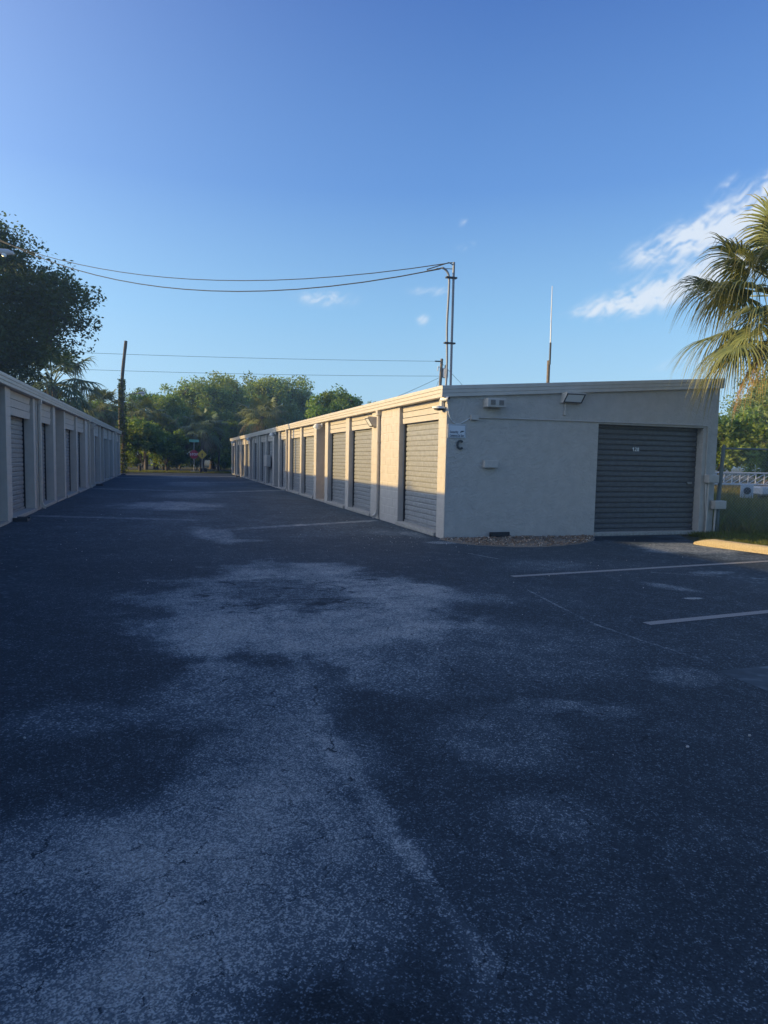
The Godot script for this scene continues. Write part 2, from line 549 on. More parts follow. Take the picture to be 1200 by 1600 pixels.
	for k in 70:
		var z := -10.72 + 0.2 * k - (0.0 if k > 3 else 0.0)
		var sc := minf(1.0, 0.35 + 0.65 * sqrt(clampf(k / 2.0, 0, 1)))
		var row := []
		for p in prof:
			var wob := nk.get_noise_2d(z * 2.0, p.x * 8.0) * 0.012
			row.append(Vector3(kerb_x(z) + p.x * sc + wob, p.y * (sc if p.y > 0 else 1.0) + (wob if p.y > 0 else 0.0), z))
		rows.append(row)
	var idr := []
	for k in rows.size():
		var ids := []
		for q in prof.size():
			var t1v: Vector3 = rows[k][mini(q + 1, prof.size() - 1)] - rows[k][maxi(q - 1, 0)]
			ids.append(kb.vert(rows[k][q], Vector3(-t1v.y, t1v.x, 0).normalized()))
		idr.append(ids)
	for k in rows.size() - 1:
		for q in prof.size() - 1:
			kb.add(idr[k][q], idr[k + 1][q], idr[k + 1][q + 1])
			kb.add(idr[k][q], idr[k + 1][q + 1], idr[k][q + 1])
	for q in range(1, prof.size() - 1):
		kb.face([rows[0][0], rows[0][q], rows[0][q + 1]], Vector3(0, 0, -1))
	tag(put(kb, "kerb", M.kerb), "rounded concrete kerb at the edge of the grass", "kerb", "", "structure")

# ---------------------------------------------------------------- buildings
var block_cache := {}

# a hollow block as it shows: painted face towards the lane, body colour on its other sides
func block_mesh(w: float, h: float, d: float, s: float) -> ArrayMesh:
	var key := "%d_%d_%d_%d" % [roundi(w * 1000), roundi(h * 1000), roundi(d * 1000), roundi(s)]
	if block_cache.has(key):
		return block_cache[key]
	var e := 0.008
	var m := ArrayMesh.new()
	var f := MB.new()
	var r := MB.new()
	var x0 := s * d * 0.5
	var a := []
	var o := []
	for k in [[-1, -1], [1, -1], [1, 1], [-1, 1]]:
		a.append(Vector3(x0, k[1] * (h * 0.5 - e), k[0] * (w * 0.5 - e)))
		o.append(Vector3(x0 - s * e, k[1] * h * 0.5, k[0] * w * 0.5))
	f.face(a, Vector3(s, 0, 0))
	for k in 4:
		var mid: Vector3 = (o[k] + o[(k + 1) % 4]) * 0.5
		f.face([a[k], a[(k + 1) % 4], o[(k + 1) % 4], o[k]], Vector3(s * 0.02, mid.y, mid.z))
		var back := Vector3(-s * (d - e), 0, 0)
		r.face([o[k], o[(k + 1) % 4], o[(k + 1) % 4] + back, o[k] + back], Vector3(0, mid.y, mid.z))
	f.mesh(m)
	r.mesh(m)
	m.surface_set_material(0, M.cream)
	m.surface_set_material(1, M.wall_body)
	block_cache[key] = m
	return m

var slat_cache := {}
func slat_mesh(length: float, pitch: float) -> ArrayMesh:
	var key := roundi(length * 100)
	if slat_cache.has(key):
		return slat_cache[key]
	# local: x outwards, y up, z along
	var pr := [Vector2(0.0, 0.0), Vector2(0.002, 0.008), Vector2(0.016, 0.02), Vector2(0.019, 0.04), Vector2(0.019, 0.096), Vector2(0.014, 0.105), Vector2(0.0, pitch - 0.004), Vector2(0.0, pitch)]
	var b := MB.new()
	for k in pr.size() - 1:
		var p: Vector2 = pr[k]
		var q: Vector2 = pr[k + 1]
		b.face([Vector3(p.x, p.y, -length / 2), Vector3(q.x, q.y, -length / 2), Vector3(q.x, q.y, length / 2), Vector3(p.x, p.y, length / 2)], Vector3(1, 0, 0) + Vector3(0, p.x - q.x, 0) * 0.1)
		b.face([Vector3(p.x - 0.004, p.y, -length / 2), Vector3(q.x - 0.004, q.y, -length / 2), Vector3(q.x - 0.004, q.y, length / 2), Vector3(p.x - 0.004, p.y, length / 2)], Vector3(-1, 0, 0))
	slat_cache[key] = b.mesh()
	return slat_cache[key]

# a roller door standing in the plane of "at", looking along "out"
func roller_door(parent: Node3D, at: Vector3, out: Vector3, width: float, y0: float, y1: float, fine: bool, sm: Material, latch_side: float) -> void:
	var dn := Node3D.new()
	dn.name = "roller_door"
	parent.add_child(dn, true)
	var zz := Vector3.UP.cross(out) * -1.0
	dn.transform = Transform3D(Basis(out, Vector3.UP, out.cross(Vector3.UP)), at)
	var pitch := 0.115
	var cnt := int(ceil((y1 - y0 - 0.05) / pitch))
	if fine:
		for k in cnt:
			var sl := put(slat_mesh(width, pitch), "slat", sm, dn)
			sl.position = Vector3(rng.randf_range(-0.0012, 0.0012), y0 + 0.05 + k * pitch, 0)
	else:
		var b := MB.new()
		var pr := [Vector2(0.0, 0.0), Vector2(0.02, 0.02), Vector2(0.022, 0.088), Vector2(0.0, 0.108)]
		for k in cnt:
			for j in 4:
				var p: Vector2 = pr[j] + Vector2(0, y0 + 0.05 + k * pitch)
				var q: Vector2 = (pr[j + 1] if j < 3 else Vector2(0, pitch)) + Vector2(0, y0 + 0.05 + k * pitch)
				b.face([Vector3(p.x, p.y, -width / 2), Vector3(q.x, q.y, -width / 2), Vector3(q.x, q.y, width / 2), Vector3(p.x, p.y, width / 2)], Vector3(1, 0, 0))
		put(b, "curtain", sm, dn)
	var bar := MB.new()
	bar.obox(Transform3D(Basis.IDENTITY, Vector3(0.012, y0 + 0.028, 0)), Vector3(0.045, 0.044, width), 0.004)
	bar.obox(Transform3D(Basis.IDENTITY, Vector3(0.01, y0 + 0.004, 0)), Vector3(0.03, 0.008, width), 0.0)
	put(bar, "bottom_bar", sm, dn)
	if fine:
		var l := MB.new()
		var lz := latch_side * (width / 2 - 0.16)
		l.obox(Transform3D(Basis.IDENTITY, Vector3(0.034, 1.16, lz)), Vector3(0.016, 0.05, 0.14), 0.004)
		l.tube([Vector3(0.03, 1.15, lz + 0.04), Vector3(0.062, 1.15, lz + 0.04)], [0.02], 8)
		put(l, "latch", M.steel, dn)

# fascia: three steps, pressed metal
func fascia_profile(h: float) -> PackedVector2Array:
	# x outwards, y up from the fascia's foot
	return PackedVector2Array([Vector2(0, 0), Vector2(0.10, 0), Vector2(0.105, 0.008), Vector2(0.105, h * 0.31), Vector2(0.118, h * 0.36), Vector2(0.118, h * 0.63), Vector2(0.131, h * 0.68), Vector2(0.131, h * 0.95), Vector2(0.125, h), Vector2(0, h)])

func storage_building(label: String, xw: float, s: float, depth: float, bays: Array, zn: float, zf: float, foot: float, top: float, rise: float, fine_to: float, blocks_to: float, dd: float) -> Node3D:
	var o := base("storage_building", Vector3.ZERO, label, "building", "long storage buildings")
	var X := func(d: float) -> float: return xw - s * d
	var out := Vector3(s, 0, 0)
	var bx := func(b: MB, d0: float, d1: float, y0: float, y1: float, z0: float, z1: float) -> void:
		b.box(Vector3(minf(X.call(d0), X.call(d1)), y0, minf(z0, z1)), Vector3(maxf(X.call(d0), X.call(d1)), y1, maxf(z0, z1)))
	# floor slab, rear wall and far end
	var fl := MB.new()
	bx.call(fl, 0.03, depth - 0.02, -0.1, 0.03, zn - 0.02, zf + 0.02)
	put(fl, "floor_slab", M.concrete, o)
	var rw := MB.new()
	bx.call(rw, depth - 0.2, depth, 0.0, top + rise - 0.12, zn - 0.21, zf)
	put(rw, "rear_wall", M.wall_body, o)
	var fe := MB.new()
	bx.call(fe, 0.012, depth - 0.2, 0.0, foot + 0.02, zf + 0.2, zf)
	put(fe, "end_wall", M.wall_body, o)
	# roof deck
	var rf := MB.new()
	var rp := PackedVector2Array([Vector2(-0.02, foot + 0.06), Vector2(depth + 0.1, foot + rise + 0.06), Vector2(depth + 0.1, top + rise - 0.02), Vector2(-0.02, top - 0.02)])
	rf.extrude(rp, func(p: Vector2, w: float) -> Vector3: return Vector3(X.call(p.x), p.y, w), zn - 0.01, zf - 0.05)
	put(rf, "roof", M.roof, o)
	# lane fascia and the soffit above the doors
	var fa := MB.new()
	var pr := fascia_profile(top - foot)
	fa.extrude(pr, func(p: Vector2, w: float) -> Vector3: return Vector3(xw + s * p.x, foot + p.y, w), zn, zf - 0.08)
	put(fa, "fascia", M.fascia, o)
	var so := MB.new()
	bx.call(so, -0.002, 0.5, foot, foot + 0.02, zn - 0.02, zf + 0.02)
	put(so, "soffit", M.wall_body, o)
	for b in bays:
		var kind: String = b[0]
		var z0: float = b[1]
		var z1: float = b[2]
		var w := z0 - z1
		var zm := (z0 + z1) * 0.5
		if kind == "P" or kind == "W":
			if zm > blocks_to and zm < -9.0:
				var pier := MB.new()
				bx.call(pier, 0.004, dd + 0.01, 0.0, foot + 0.001, z0 - 0.004, z1 + 0.004)
				var pn := put(pier, "pier", M.cream, o)
				var courses := 14
				var ch := foot / courses
				for k in courses:
					var cuts := [z0]
					if w > 0.5:
						var zz := z0 - (0.4 if k % 2 == 0 else 0.2)
						while zz > z1 + 0.12:
							cuts.append(zz)
							zz -= 0.4
					cuts.append(z1)
					for q in cuts.size() - 1:
						var bw: float = snappedf(cuts[q] - cuts[q + 1], 0.02)
						var bl := put(block_mesh(bw - 0.004, ch - 0.005, dd + 0.02, s), "block", null, pn)
						bl.position = Vector3(X.call((dd + 0.02) * 0.5 + rng.randf_range(-0.001, 0.0015)), (k + 0.5) * ch, (cuts[q] + cuts[q + 1]) * 0.5)
			else:
				var pier := MB.new()
				bx.call(pier, 0.0, 0.012, 0.0, foot + 0.001, z0, z1)
				var pn := put(pier, "pier", M.cream, o)
				var pb := MB.new()
				bx.call(pb, 0.012, dd + 0.03, 0.0, foot + 0.001, z0 - 0.001, z1 + 0.001)
				put(pb, "pier_body", M.wall_body, pn)
		elif kind == "D":
			var sill := MB.new()
			var lip := rng.randf_range(0.01, 0.03)
			sill.obox(Transform3D(Basis.IDENTITY, Vector3(X.call(dd * 0.5 - lip), 0.045, zm)), Vector3(dd + 0.06, 0.09, w - 0.004), 0.012)
			put(sill, "sill", M.concrete, o)
			var hbk := MB.new()
			bx.call(hbk, 0.105, 0.115, 2.41, foot, z0 - 0.002, z1 + 0.002)
			put(hbk, "header_backing", M.black, o)
			# lapped boards above the door
			var y := 2.39
			var nb := 3
			var bh := (foot - 2.39) / nb
			for k in nb:
				var hb := MB.new()
				var tr := Transform3D(Basis(Vector3(0, 0, 1), -s * 0.11), Vector3(X.call(0.085), y + bh * (k + 0.5), zm + 0.012))
				hb.obox(tr, Vector3(0.022, bh - 0.014, w - 0.05), 0.003)
				put(hb, "header_board", M.cream, o)
			for zz in [z0 - 0.025, z1 + 0.025]:
				var gd := MB.new()
				bx.call(gd, dd - 0.06, dd + 0.02, 0.09, 2.5, zz - 0.022, zz + 0.022)
				put(gd, "door_guide", M.black, o)
			var bk := MB.new()
			bx.call(bk, dd + 0.005, dd + 0.02, 0.09, foot, z0, z1)
			put(bk, "door_backing", M.black, o)
			roller_door(o, Vector3(X.call(dd - 0.01), 0, zm), out, w - 0.06, 0.09, 2.5, zm > fine_to and zm < -9.0, M.slats[rng.randi() % 3], -1.0 if s < 0 else 1.0)
		elif kind == "A":
			var al := MB.new()
			bx.call(al, dd, 1.2, 0.0, foot, z0 + 0.02, z0)
			bx.call(al, dd, 1.2, 0.0, foot, z1, z1 - 0.02)
			bx.call(al, 1.2, 1.22, 0.0, foot, z0, z1)
			put(al, "alcove_wall", M.wall_body, o)
			var sill := MB.new()
			bx.call(sill, -0.015, 1.19, 0.0, 0.05, z0 - 0.002, z1 + 0.002)
			put(sill, "sill", M.concrete, o)
			var dr := MB.new()
			bx.call(dr, 1.15, 1.198, 0.05, 2.1, z0 - 0.2, z1 + 0.2)
			put(dr, "walk_door", M.wall_metal, o)
			var ce := MB.new()
			bx.call(ce, 0.5, 1.2, foot + 0.001, foot + 0.02, z0, z1)
			put(ce, "alcove_ceiling", M.wall_body, o)
	return o

# a downspout with an elbow at its foot
func downspout(o: Node3D, xw: float, s: float, z: float, foot: float) -> void:
	var b := MB.new()
	var x := xw + s * 0.05
	b.obox(Transform3D(Basis.IDENTITY, Vector3(x, (foot + 0.2) * 0.5 + 0.02, z)), Vector3(0.075, foot - 0.2, 0.10), 0.014)
	var d := put(b, "downspout", M.cream_metal, o)
	var h := MB.new()
	h.obox(Transform3D(Basis.IDENTITY, Vector3(xw + s * 0.055, foot - 0.06, z)), Vector3(0.11, 0.14, 0.15), 0.012)
	put(h, "leader_head", M.cream_metal, d)
	# the curved foot, a swept rectangle
	var e := MB.new()
	var last := []
	for k in 7:
		var a := k / 6.0 * 1.25
		var c := Vector3(x + s * (0.17 - 0.17 * cos(a)), 0.225 - 0.17 * sin(a), z)
		var t := Vector3(s * sin(a), -cos(a), 0)
		var nn := Vector3(t.y, -t.x, 0)
		var ring := []
		for q in [[-1, -1], [1, -1], [1, 1], [-1, 1]]:
			ring.append(c + nn * (0.037 * q[0]) + Vector3(0, 0, 0.05 * q[1]))
		if last.size():
			for q in 4:
				var mid: Vector3 = (last[q] + last[(q + 1) % 4]) * 0.5 - (last[0] + last[2]) * 0.5
				e.face([last[q], last[(q + 1) % 4], ring[(q + 1) % 4], ring[q]], mid)
		last = ring
	put(e, "elbow", M.cream_metal, d)
	for y in [0.9, 2.0]:
		var st := MB.new()
		st.obox(Transform3D(Basis.IDENTITY, Vector3(x, y, z)), Vector3(0.083, 0.03, 0.13), 0.002)
		put(st, "strap", M.cream_metal, d)

func text(parent: Node3D, s: String, size_m: float, at: Vector3, basis: Basis, m: Material, depth := 0.002, called := "lettering", bold := false, narrow := 1.0) -> void:
	var t := TextMesh.new()
	t.text = s
	var f := SystemFont.new()
	f.font_names = PackedStringArray(["Droid Sans"])
	if bold:
		f.font_weight = 700
	t.font = f
	t.font_size = 32
	t.pixel_size = size_m / 32.0 * 1.35
	t.depth = depth
	t.curve_step = 1.0
	var o := MeshInstance3D.new()
	o.name = called
	o.mesh = t
	o.material_override = m
	parent.add_child(o, true)
	o.transform = Transform3D(basis.scaled_local(Vector3(narrow, 1, 1)), at)

# ---------------------------------------------------------------- plants
func tree_mesh(seed_: int, height: float, r: float, crown_lo: float, clumps: int, leaves: int, leaf: float, col: Color, spread := 1.0, trunk_r := 0.22, open := 0.0, limb_r := 1.0) -> Array:
	var g := RandomNumberGenerator.new()
	g.seed = seed_
	var tr := MB.new()
	var cr := MB.new()
	cr.colored = true
	var nz := noise(0.35, seed_, FastNoiseLite.TYPE_SIMPLEX_SMOOTH, 2)
	var fork := Vector3(g.randf_range(-0.3, 0.3), crown_lo + (height - crown_lo) * 0.12, g.randf_range(-0.3, 0.3))
	tr.tube([Vector3(0, -0.1, 0), Vector3(0, 0.4, 0), fork * 0.5, fork], [trunk_r * 1.5, trunk_r * 1.1, trunk_r * 0.9, trunk_r * 0.75], 9)
	var mid := crown_lo + (height - crown_lo) * 0.5
	var hy := (height - crown_lo) * 0.5
	var limbs := []
	var nl := 7
	for k in nl:
		var a := TAU * k / nl + g.randf_range(-0.3, 0.3)
		var up := g.randf_range(-0.25, 0.85)
		var tip := Vector3(cos(a) * r * 0.62, mid + hy * 0.7 * up, sin(a) * r * 0.62)
		var q1 := fork.lerp(tip, 0.35) + Vector3(0, hy * 0.08, 0) + Vector3(g.randf_range(-1, 1), g.randf_range(-1, 1), g.randf_range(-1, 1)) * r * 0.05
		var q2 := fork.lerp(tip, 0.7) + Vector3(0, hy * 0.06, 0) + Vector3(g.randf_range(-1, 1), g.randf_range(-1, 1), g.randf_range(-1, 1)) * r * 0.05
		tr.tube([fork, q1, q2, tip], [trunk_r * 0.55 * limb_r, trunk_r * 0.42 * limb_r, trunk_r * 0.28 * limb_r, trunk_r * 0.15 * limb_r], 6)
		limbs.append_array([q1, q2, tip])
	limbs.append(fork)
	var per := leaves / clumps
	var lobes := []
	for k in 15:
		var ld := Vector3(g.randfn(), g.randfn() * 0.9 + 0.2, g.randfn()).normalized()
		var lr := g.randf_range(0.50, 0.72)
		lobes.append([Vector3(ld.x * r * lr, mid + ld.y * hy * lr, ld.z * r * lr), g.randf_range(0.30, 0.44)])
	for k in clumps:
		# a place in the crown, rather near its outside
		var d := Vector3(g.randfn(), g.randfn() * 0.85 + 0.15, g.randfn()).normalized()
		var rad := pow(g.randf(), 0.42)
		var lob := 0.80 + 0.35 * nz.get_noise_3d(d.x * 4.0, d.y * 4.0, d.z * 4.0) + g.randf_range(-0.08, 0.08)
		var p := Vector3(d.x * r * rad * lob, mid + d.y * hy * rad * lob * (1.0 if d.y > 0 else 0.9), d.z * r * rad * lob)
		if g.randf() < 0.78:
			# most leaves sit on rounded lobes at the ends of the limbs
			var lb: Array = lobes[g.randi() % lobes.size()]
			var q3 := Vector3(g.randfn(), g.randfn() * 0.8 + 0.2, g.randfn()).normalized() * pow(g.randf(), 0.4) * float(lb[1])
			p = lb[0] + Vector3(q3.x * r, q3.y * minf(r, hy), q3.z * r)
		if g.randf() < open and p.y < mid:
			continue
		var best: Vector3 = limbs[0]
		for q in limbs:
			if q.distance_squared_to(p) < best.distance_squared_to(p):
				best = q
		var m := best.lerp(p, 0.5) + Vector3(g.randf_range(-1, 1), g.randf_range(-0.5, 1), g.randf_range(-1, 1)) * r * 0.05
		tr.tube([best, m, p], [trunk_r * 0.13, trunk_r * 0.08, trunk_r * 0.03], 4, false)
		var cs := r * 0.17 * spread * g.randf_range(0.65, 1.3)
		var tone := g.randf_range(0.7, 1.3)
		var yel := g.randf_range(-0.12, 0.16)
		for q in per:
			var off := Vector3(g.randfn(), g.randfn() * 0.7, g.randfn())
			off = off.normalized() * minf(off.length() * 0.6, g.randf_range(0.85, 1.15)) * cs
			var u := Vector3(g.randfn(), g.randfn() * 0.7, g.randfn()).normalized()
			var w := u.cross(Vector3(g.randfn(), g.randfn(), g.randfn())).normalized()
			var sz := leaf * g.randf_range(0.6, 1.35)
			var t := tone * g.randf_range(0.75, 1.25)
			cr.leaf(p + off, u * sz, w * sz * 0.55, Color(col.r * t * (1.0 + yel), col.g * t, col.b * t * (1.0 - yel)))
	return [tr.mesh(), cr.mesh()]

func tree(called: String, label: String, at: Vector3, t: Array, turn := 0.0, scale := 1.0, group := "", stretch := 1.0) -> Node3D:
	var o := base(called, at, label, "tree", group, turn)
	var a := put(t[0], "trunk", M.bark, o)
	var b := put(t[1], "crown", M.leaf, o)
	a.scale = Vector3(scale, scale * stretch, scale)
	b.scale = a.scale
	return o

# one fan leaf: stalk from a to the hastula h, blade opening along dir
func frond(b: MB, a: Vector3, h: Vector3, dir: Vector3, r: float, g: RandomNumberGenerator, col: Color, n := 44, droop := 0.35, stalk := 0.018, spread := 2.05, dry := 1.0) -> void:
	b.tint = Color(col.r * 1.5 + 0.03, col.g * 1.3 + 0.03, col.b * 1.1)
	var mid := a.lerp(h, 0.5) + Vector3(0, a.distance_to(h) * 0.06, 0)
	b.tube([a, mid, h], [stalk * 1.4, stalk, stalk * 0.8], 5)
	dir = dir.normalized()
	var side := dir.cross(Vector3.UP)
	if side.length() < 0.1:
		side = Vector3(1, 0, 0)
	side = side.normalized()
	var nrm := side.cross(dir).normalized()
	# the blade folds along its rib
	for k in n:
		var f := (k + 0.5) / n * 2.0 - 1.0
		var ang := f * spread
		var costa := maxf(0.0, 1.0 - absf(f) * 1.6) * 0.30 * r
		var start := h + dir * costa - Vector3(0, costa * 0.2, 0)
		var d := (dir * cos(ang) + side * sin(ang) + nrm * (0.22 * (1.0 - absf(f)) - 0.28 * absf(f))).normalized()
		var len := r * (0.80 + 0.2 * cos(ang)) * g.randf_range(0.88, 1.08) - costa * 0.6
		var wd := nrm.cross(d).normalized()
		var w0 := len * spread * 2.0 / n * 0.24
		var dr := droop * g.randf_range(0.6, 1.5)
		var last := []
		var tone := g.randf_range(0.75, 1.25)
		var yel := 0.0
		for q in 6:
			var t: float = [0.03, 0.22, 0.42, 0.62, 0.82, 1.0][q]
			var wdt: float = w0 * [0.25, 1.0, 1.05, 0.75, 0.38, 0.05][q]
			var p := start + d * len * t - Vector3(0, 1, 0) * len * dr * t * t * t + d * -len * 0.12 * dr * t * t * t
			var fold := nrm * wdt * 0.55
			var cur := [p - wd * wdt + fold * 0.0, p + fold, p + wd * wdt]
			yel = maxf(0.0, t - 0.55) * 1.2 * dry
			b.tint = Color(col.r * tone * (1.0 + yel * 1.9), col.g * tone * (1.0 + yel * 0.9), col.b * tone * (1.0 + yel * 0.1))
			var ids := []
			for z in 3:
				ids.append(b.vert(cur[z], (nrm + wd * (z - 1) * -0.5).normalized()))
			if last.size():
				for z in 2:
					b.add(last[z], ids[z], ids[z + 1])
					b.add(last[z], ids[z + 1], last[z + 1])
			last = ids

func palm_mesh(seed_: int, height: float, r: float, col: Color, fronds: int, n: int) -> Array:
	var g := RandomNumberGenerator.new()
	g.seed = seed_
	var tr := MB.new()
	var pts := []
	var rad := []
	var lean := Vector3(g.randf_range(-0.3, 0.3), 0, g.randf_range(-0.3, 0.3))
	for k in 15:
		var t := k / 14.0
		pts.append(Vector3(0, -0.1 + (height + 0.1) * t, 0) + lean * t * t)
		rad.append((0.19 if k > 0 else 0.26) + (0.05 if t > 0.82 else 0.0) + g.randf_range(-0.015, 0.02))
	tr.tube(pts, rad, 9)
	var top: Vector3 = pts[14]
	var cr := MB.new()
	cr.colored = true
	for k in fronds:
		var a := k * 2.39996 + g.randf_range(-0.3, 0.3)
		var f := float(k) / fronds
		var el := lerpf(1.35, -0.75, pow(f, 0.8)) + g.randf_range(-0.15, 0.15)
		var d := Vector3(cos(a) * cos(el), sin(el), sin(a) * cos(el))
		var h := top + d * r * g.randf_range(0.85, 1.15)
		var cc := col
		if f > 0.86:
			cc = Color(0.20, 0.15, 0.08)
		frond(cr, top, h, (d + Vector3(0, -0.25 - 0.4 * f, 0)).normalized(), r * g.randf_range(0.8, 1.05), g, cc, n, 0.4 + 0.3 * f, 0.02, 1.9, 0.3)
	return [tr.mesh(), cr.mesh()]

func palm(label: String, at: Vector3, p: Array, turn := 0.0, scale := 1.0, group := "") -> Node3D:
	var o := base("cabbage_palm", at, label, "palm", group, turn)
	put(p[0], "trunk", M.palm_bark, o).scale = Vector3.ONE * scale
	put(p[1], "crown", M.frond, o).scale = Vector3.ONE * scale
	return o

func bush_mesh(seed_: int, r: float, h: float, leaves: int, leaf: float, col: Color) -> Array:
	return tree_mesh(seed_, h, r, 0.15, maxi(24, leaves / 110), leaves, leaf, col, 1.35, 0.07, 0.0, 0.7)

func bush(label: String, at: Vector3, t: Array, turn := 0.0, scale := 1.0, group := "", stretch := 1.0) -> Node3D:
	var o := base("bush", at, label, "bush", group, turn)
	var a := put(t[0], "stems", M.bark, o)
	var b := put(t[1], "foliage", M.leaf, o)
	a.scale = Vector3(scale, scale * stretch, scale)
	b.scale = a.scale
	return o

func grass_clump(seed_: int, h: float, n: int, col: Color) -> ArrayMesh:
	var g := RandomNumberGenerator.new()
	g.seed = seed_
	var b := MB.new()
	b.colored = true
	for k in n:
		var a := g.randf() * TAU
		var p := Vector3(cos(a), 0, sin(a)) * g.randf() * 0.09
		var d := Vector3(g.randfn() * 0.35, 1, g.randfn() * 0.35).normalized()
		var l := h * g.randf_range(0.5, 1.1)
		var w := d.cross(Vector3(g.randfn(), 0, g.randfn())).normalized() * 0.006
		var t := g.randf_range(0.6, 1.4)
		b.tint = Color(col.r * t * g.randf_range(0.8, 1.3), col.g * t, col.b * t)
		var m := p + d * l * 0.55
		var e := p + d * l + Vector3(d.x, -0.25, d.z) * l * 0.3
		var nn := d.cross(w).normalized()
		var i0 := b.vert(p - w, nn)
		var i1 := b.vert(p + w, nn)
		var i2 := b.vert(m - w * 0.8, nn)
		var i3 := b.vert(m + w * 0.8, nn)
		var i4 := b.vert(e, nn)
		b.add(i0, i2, i3)
		b.add(i0, i3, i1)
		b.add(i2, i4, i3)
	return b.mesh()

func scatter(called: String, label: String, category: String, mesh: Mesh, m: Material, spots: Array) -> void:
	var mm := MultiMesh.new()
	mm.transform_format = MultiMesh.TRANSFORM_3D
	mm.mesh = mesh
	mm.instance_count = spots.size()
	for k in spots.size():
		mm.set_instance_transform(k, spots[k])
	var o := MultiMeshInstance3D.new()
	o.multimesh = mm
	o.material_override = m
	o.name = numbered(called)
	add_child(o)
	tag(o, label, category, "", "stuff")

# ---------------------------------------------------------------- wires
func wire(label: String, a: Vector3, q: Vector3, sag: float, r: float, group := "", called := "power_line") -> void:
	var b := MB.new()
	var pts := []
	for k in 25:
		var t := k / 24.0
		pts.append(a.lerp(q, t) - Vector3(0, sag * 4.0 * t * (1.0 - t), 0))
	b.tube(pts, [r], 5)
	tag(put(b, called, M.wire), label, "wire", group)

# ---------------------------------------------------------------- sky
const SUN := Vector3(-1.0, 0.27, -0.28)

func srgb8(r: float, g: float, b: float) -> Vector3:
	var c := Color(r / 255.0, g / 255.0, b / 255.0).srgb_to_linear()
	return Vector3(c.r, c.g, c.b)

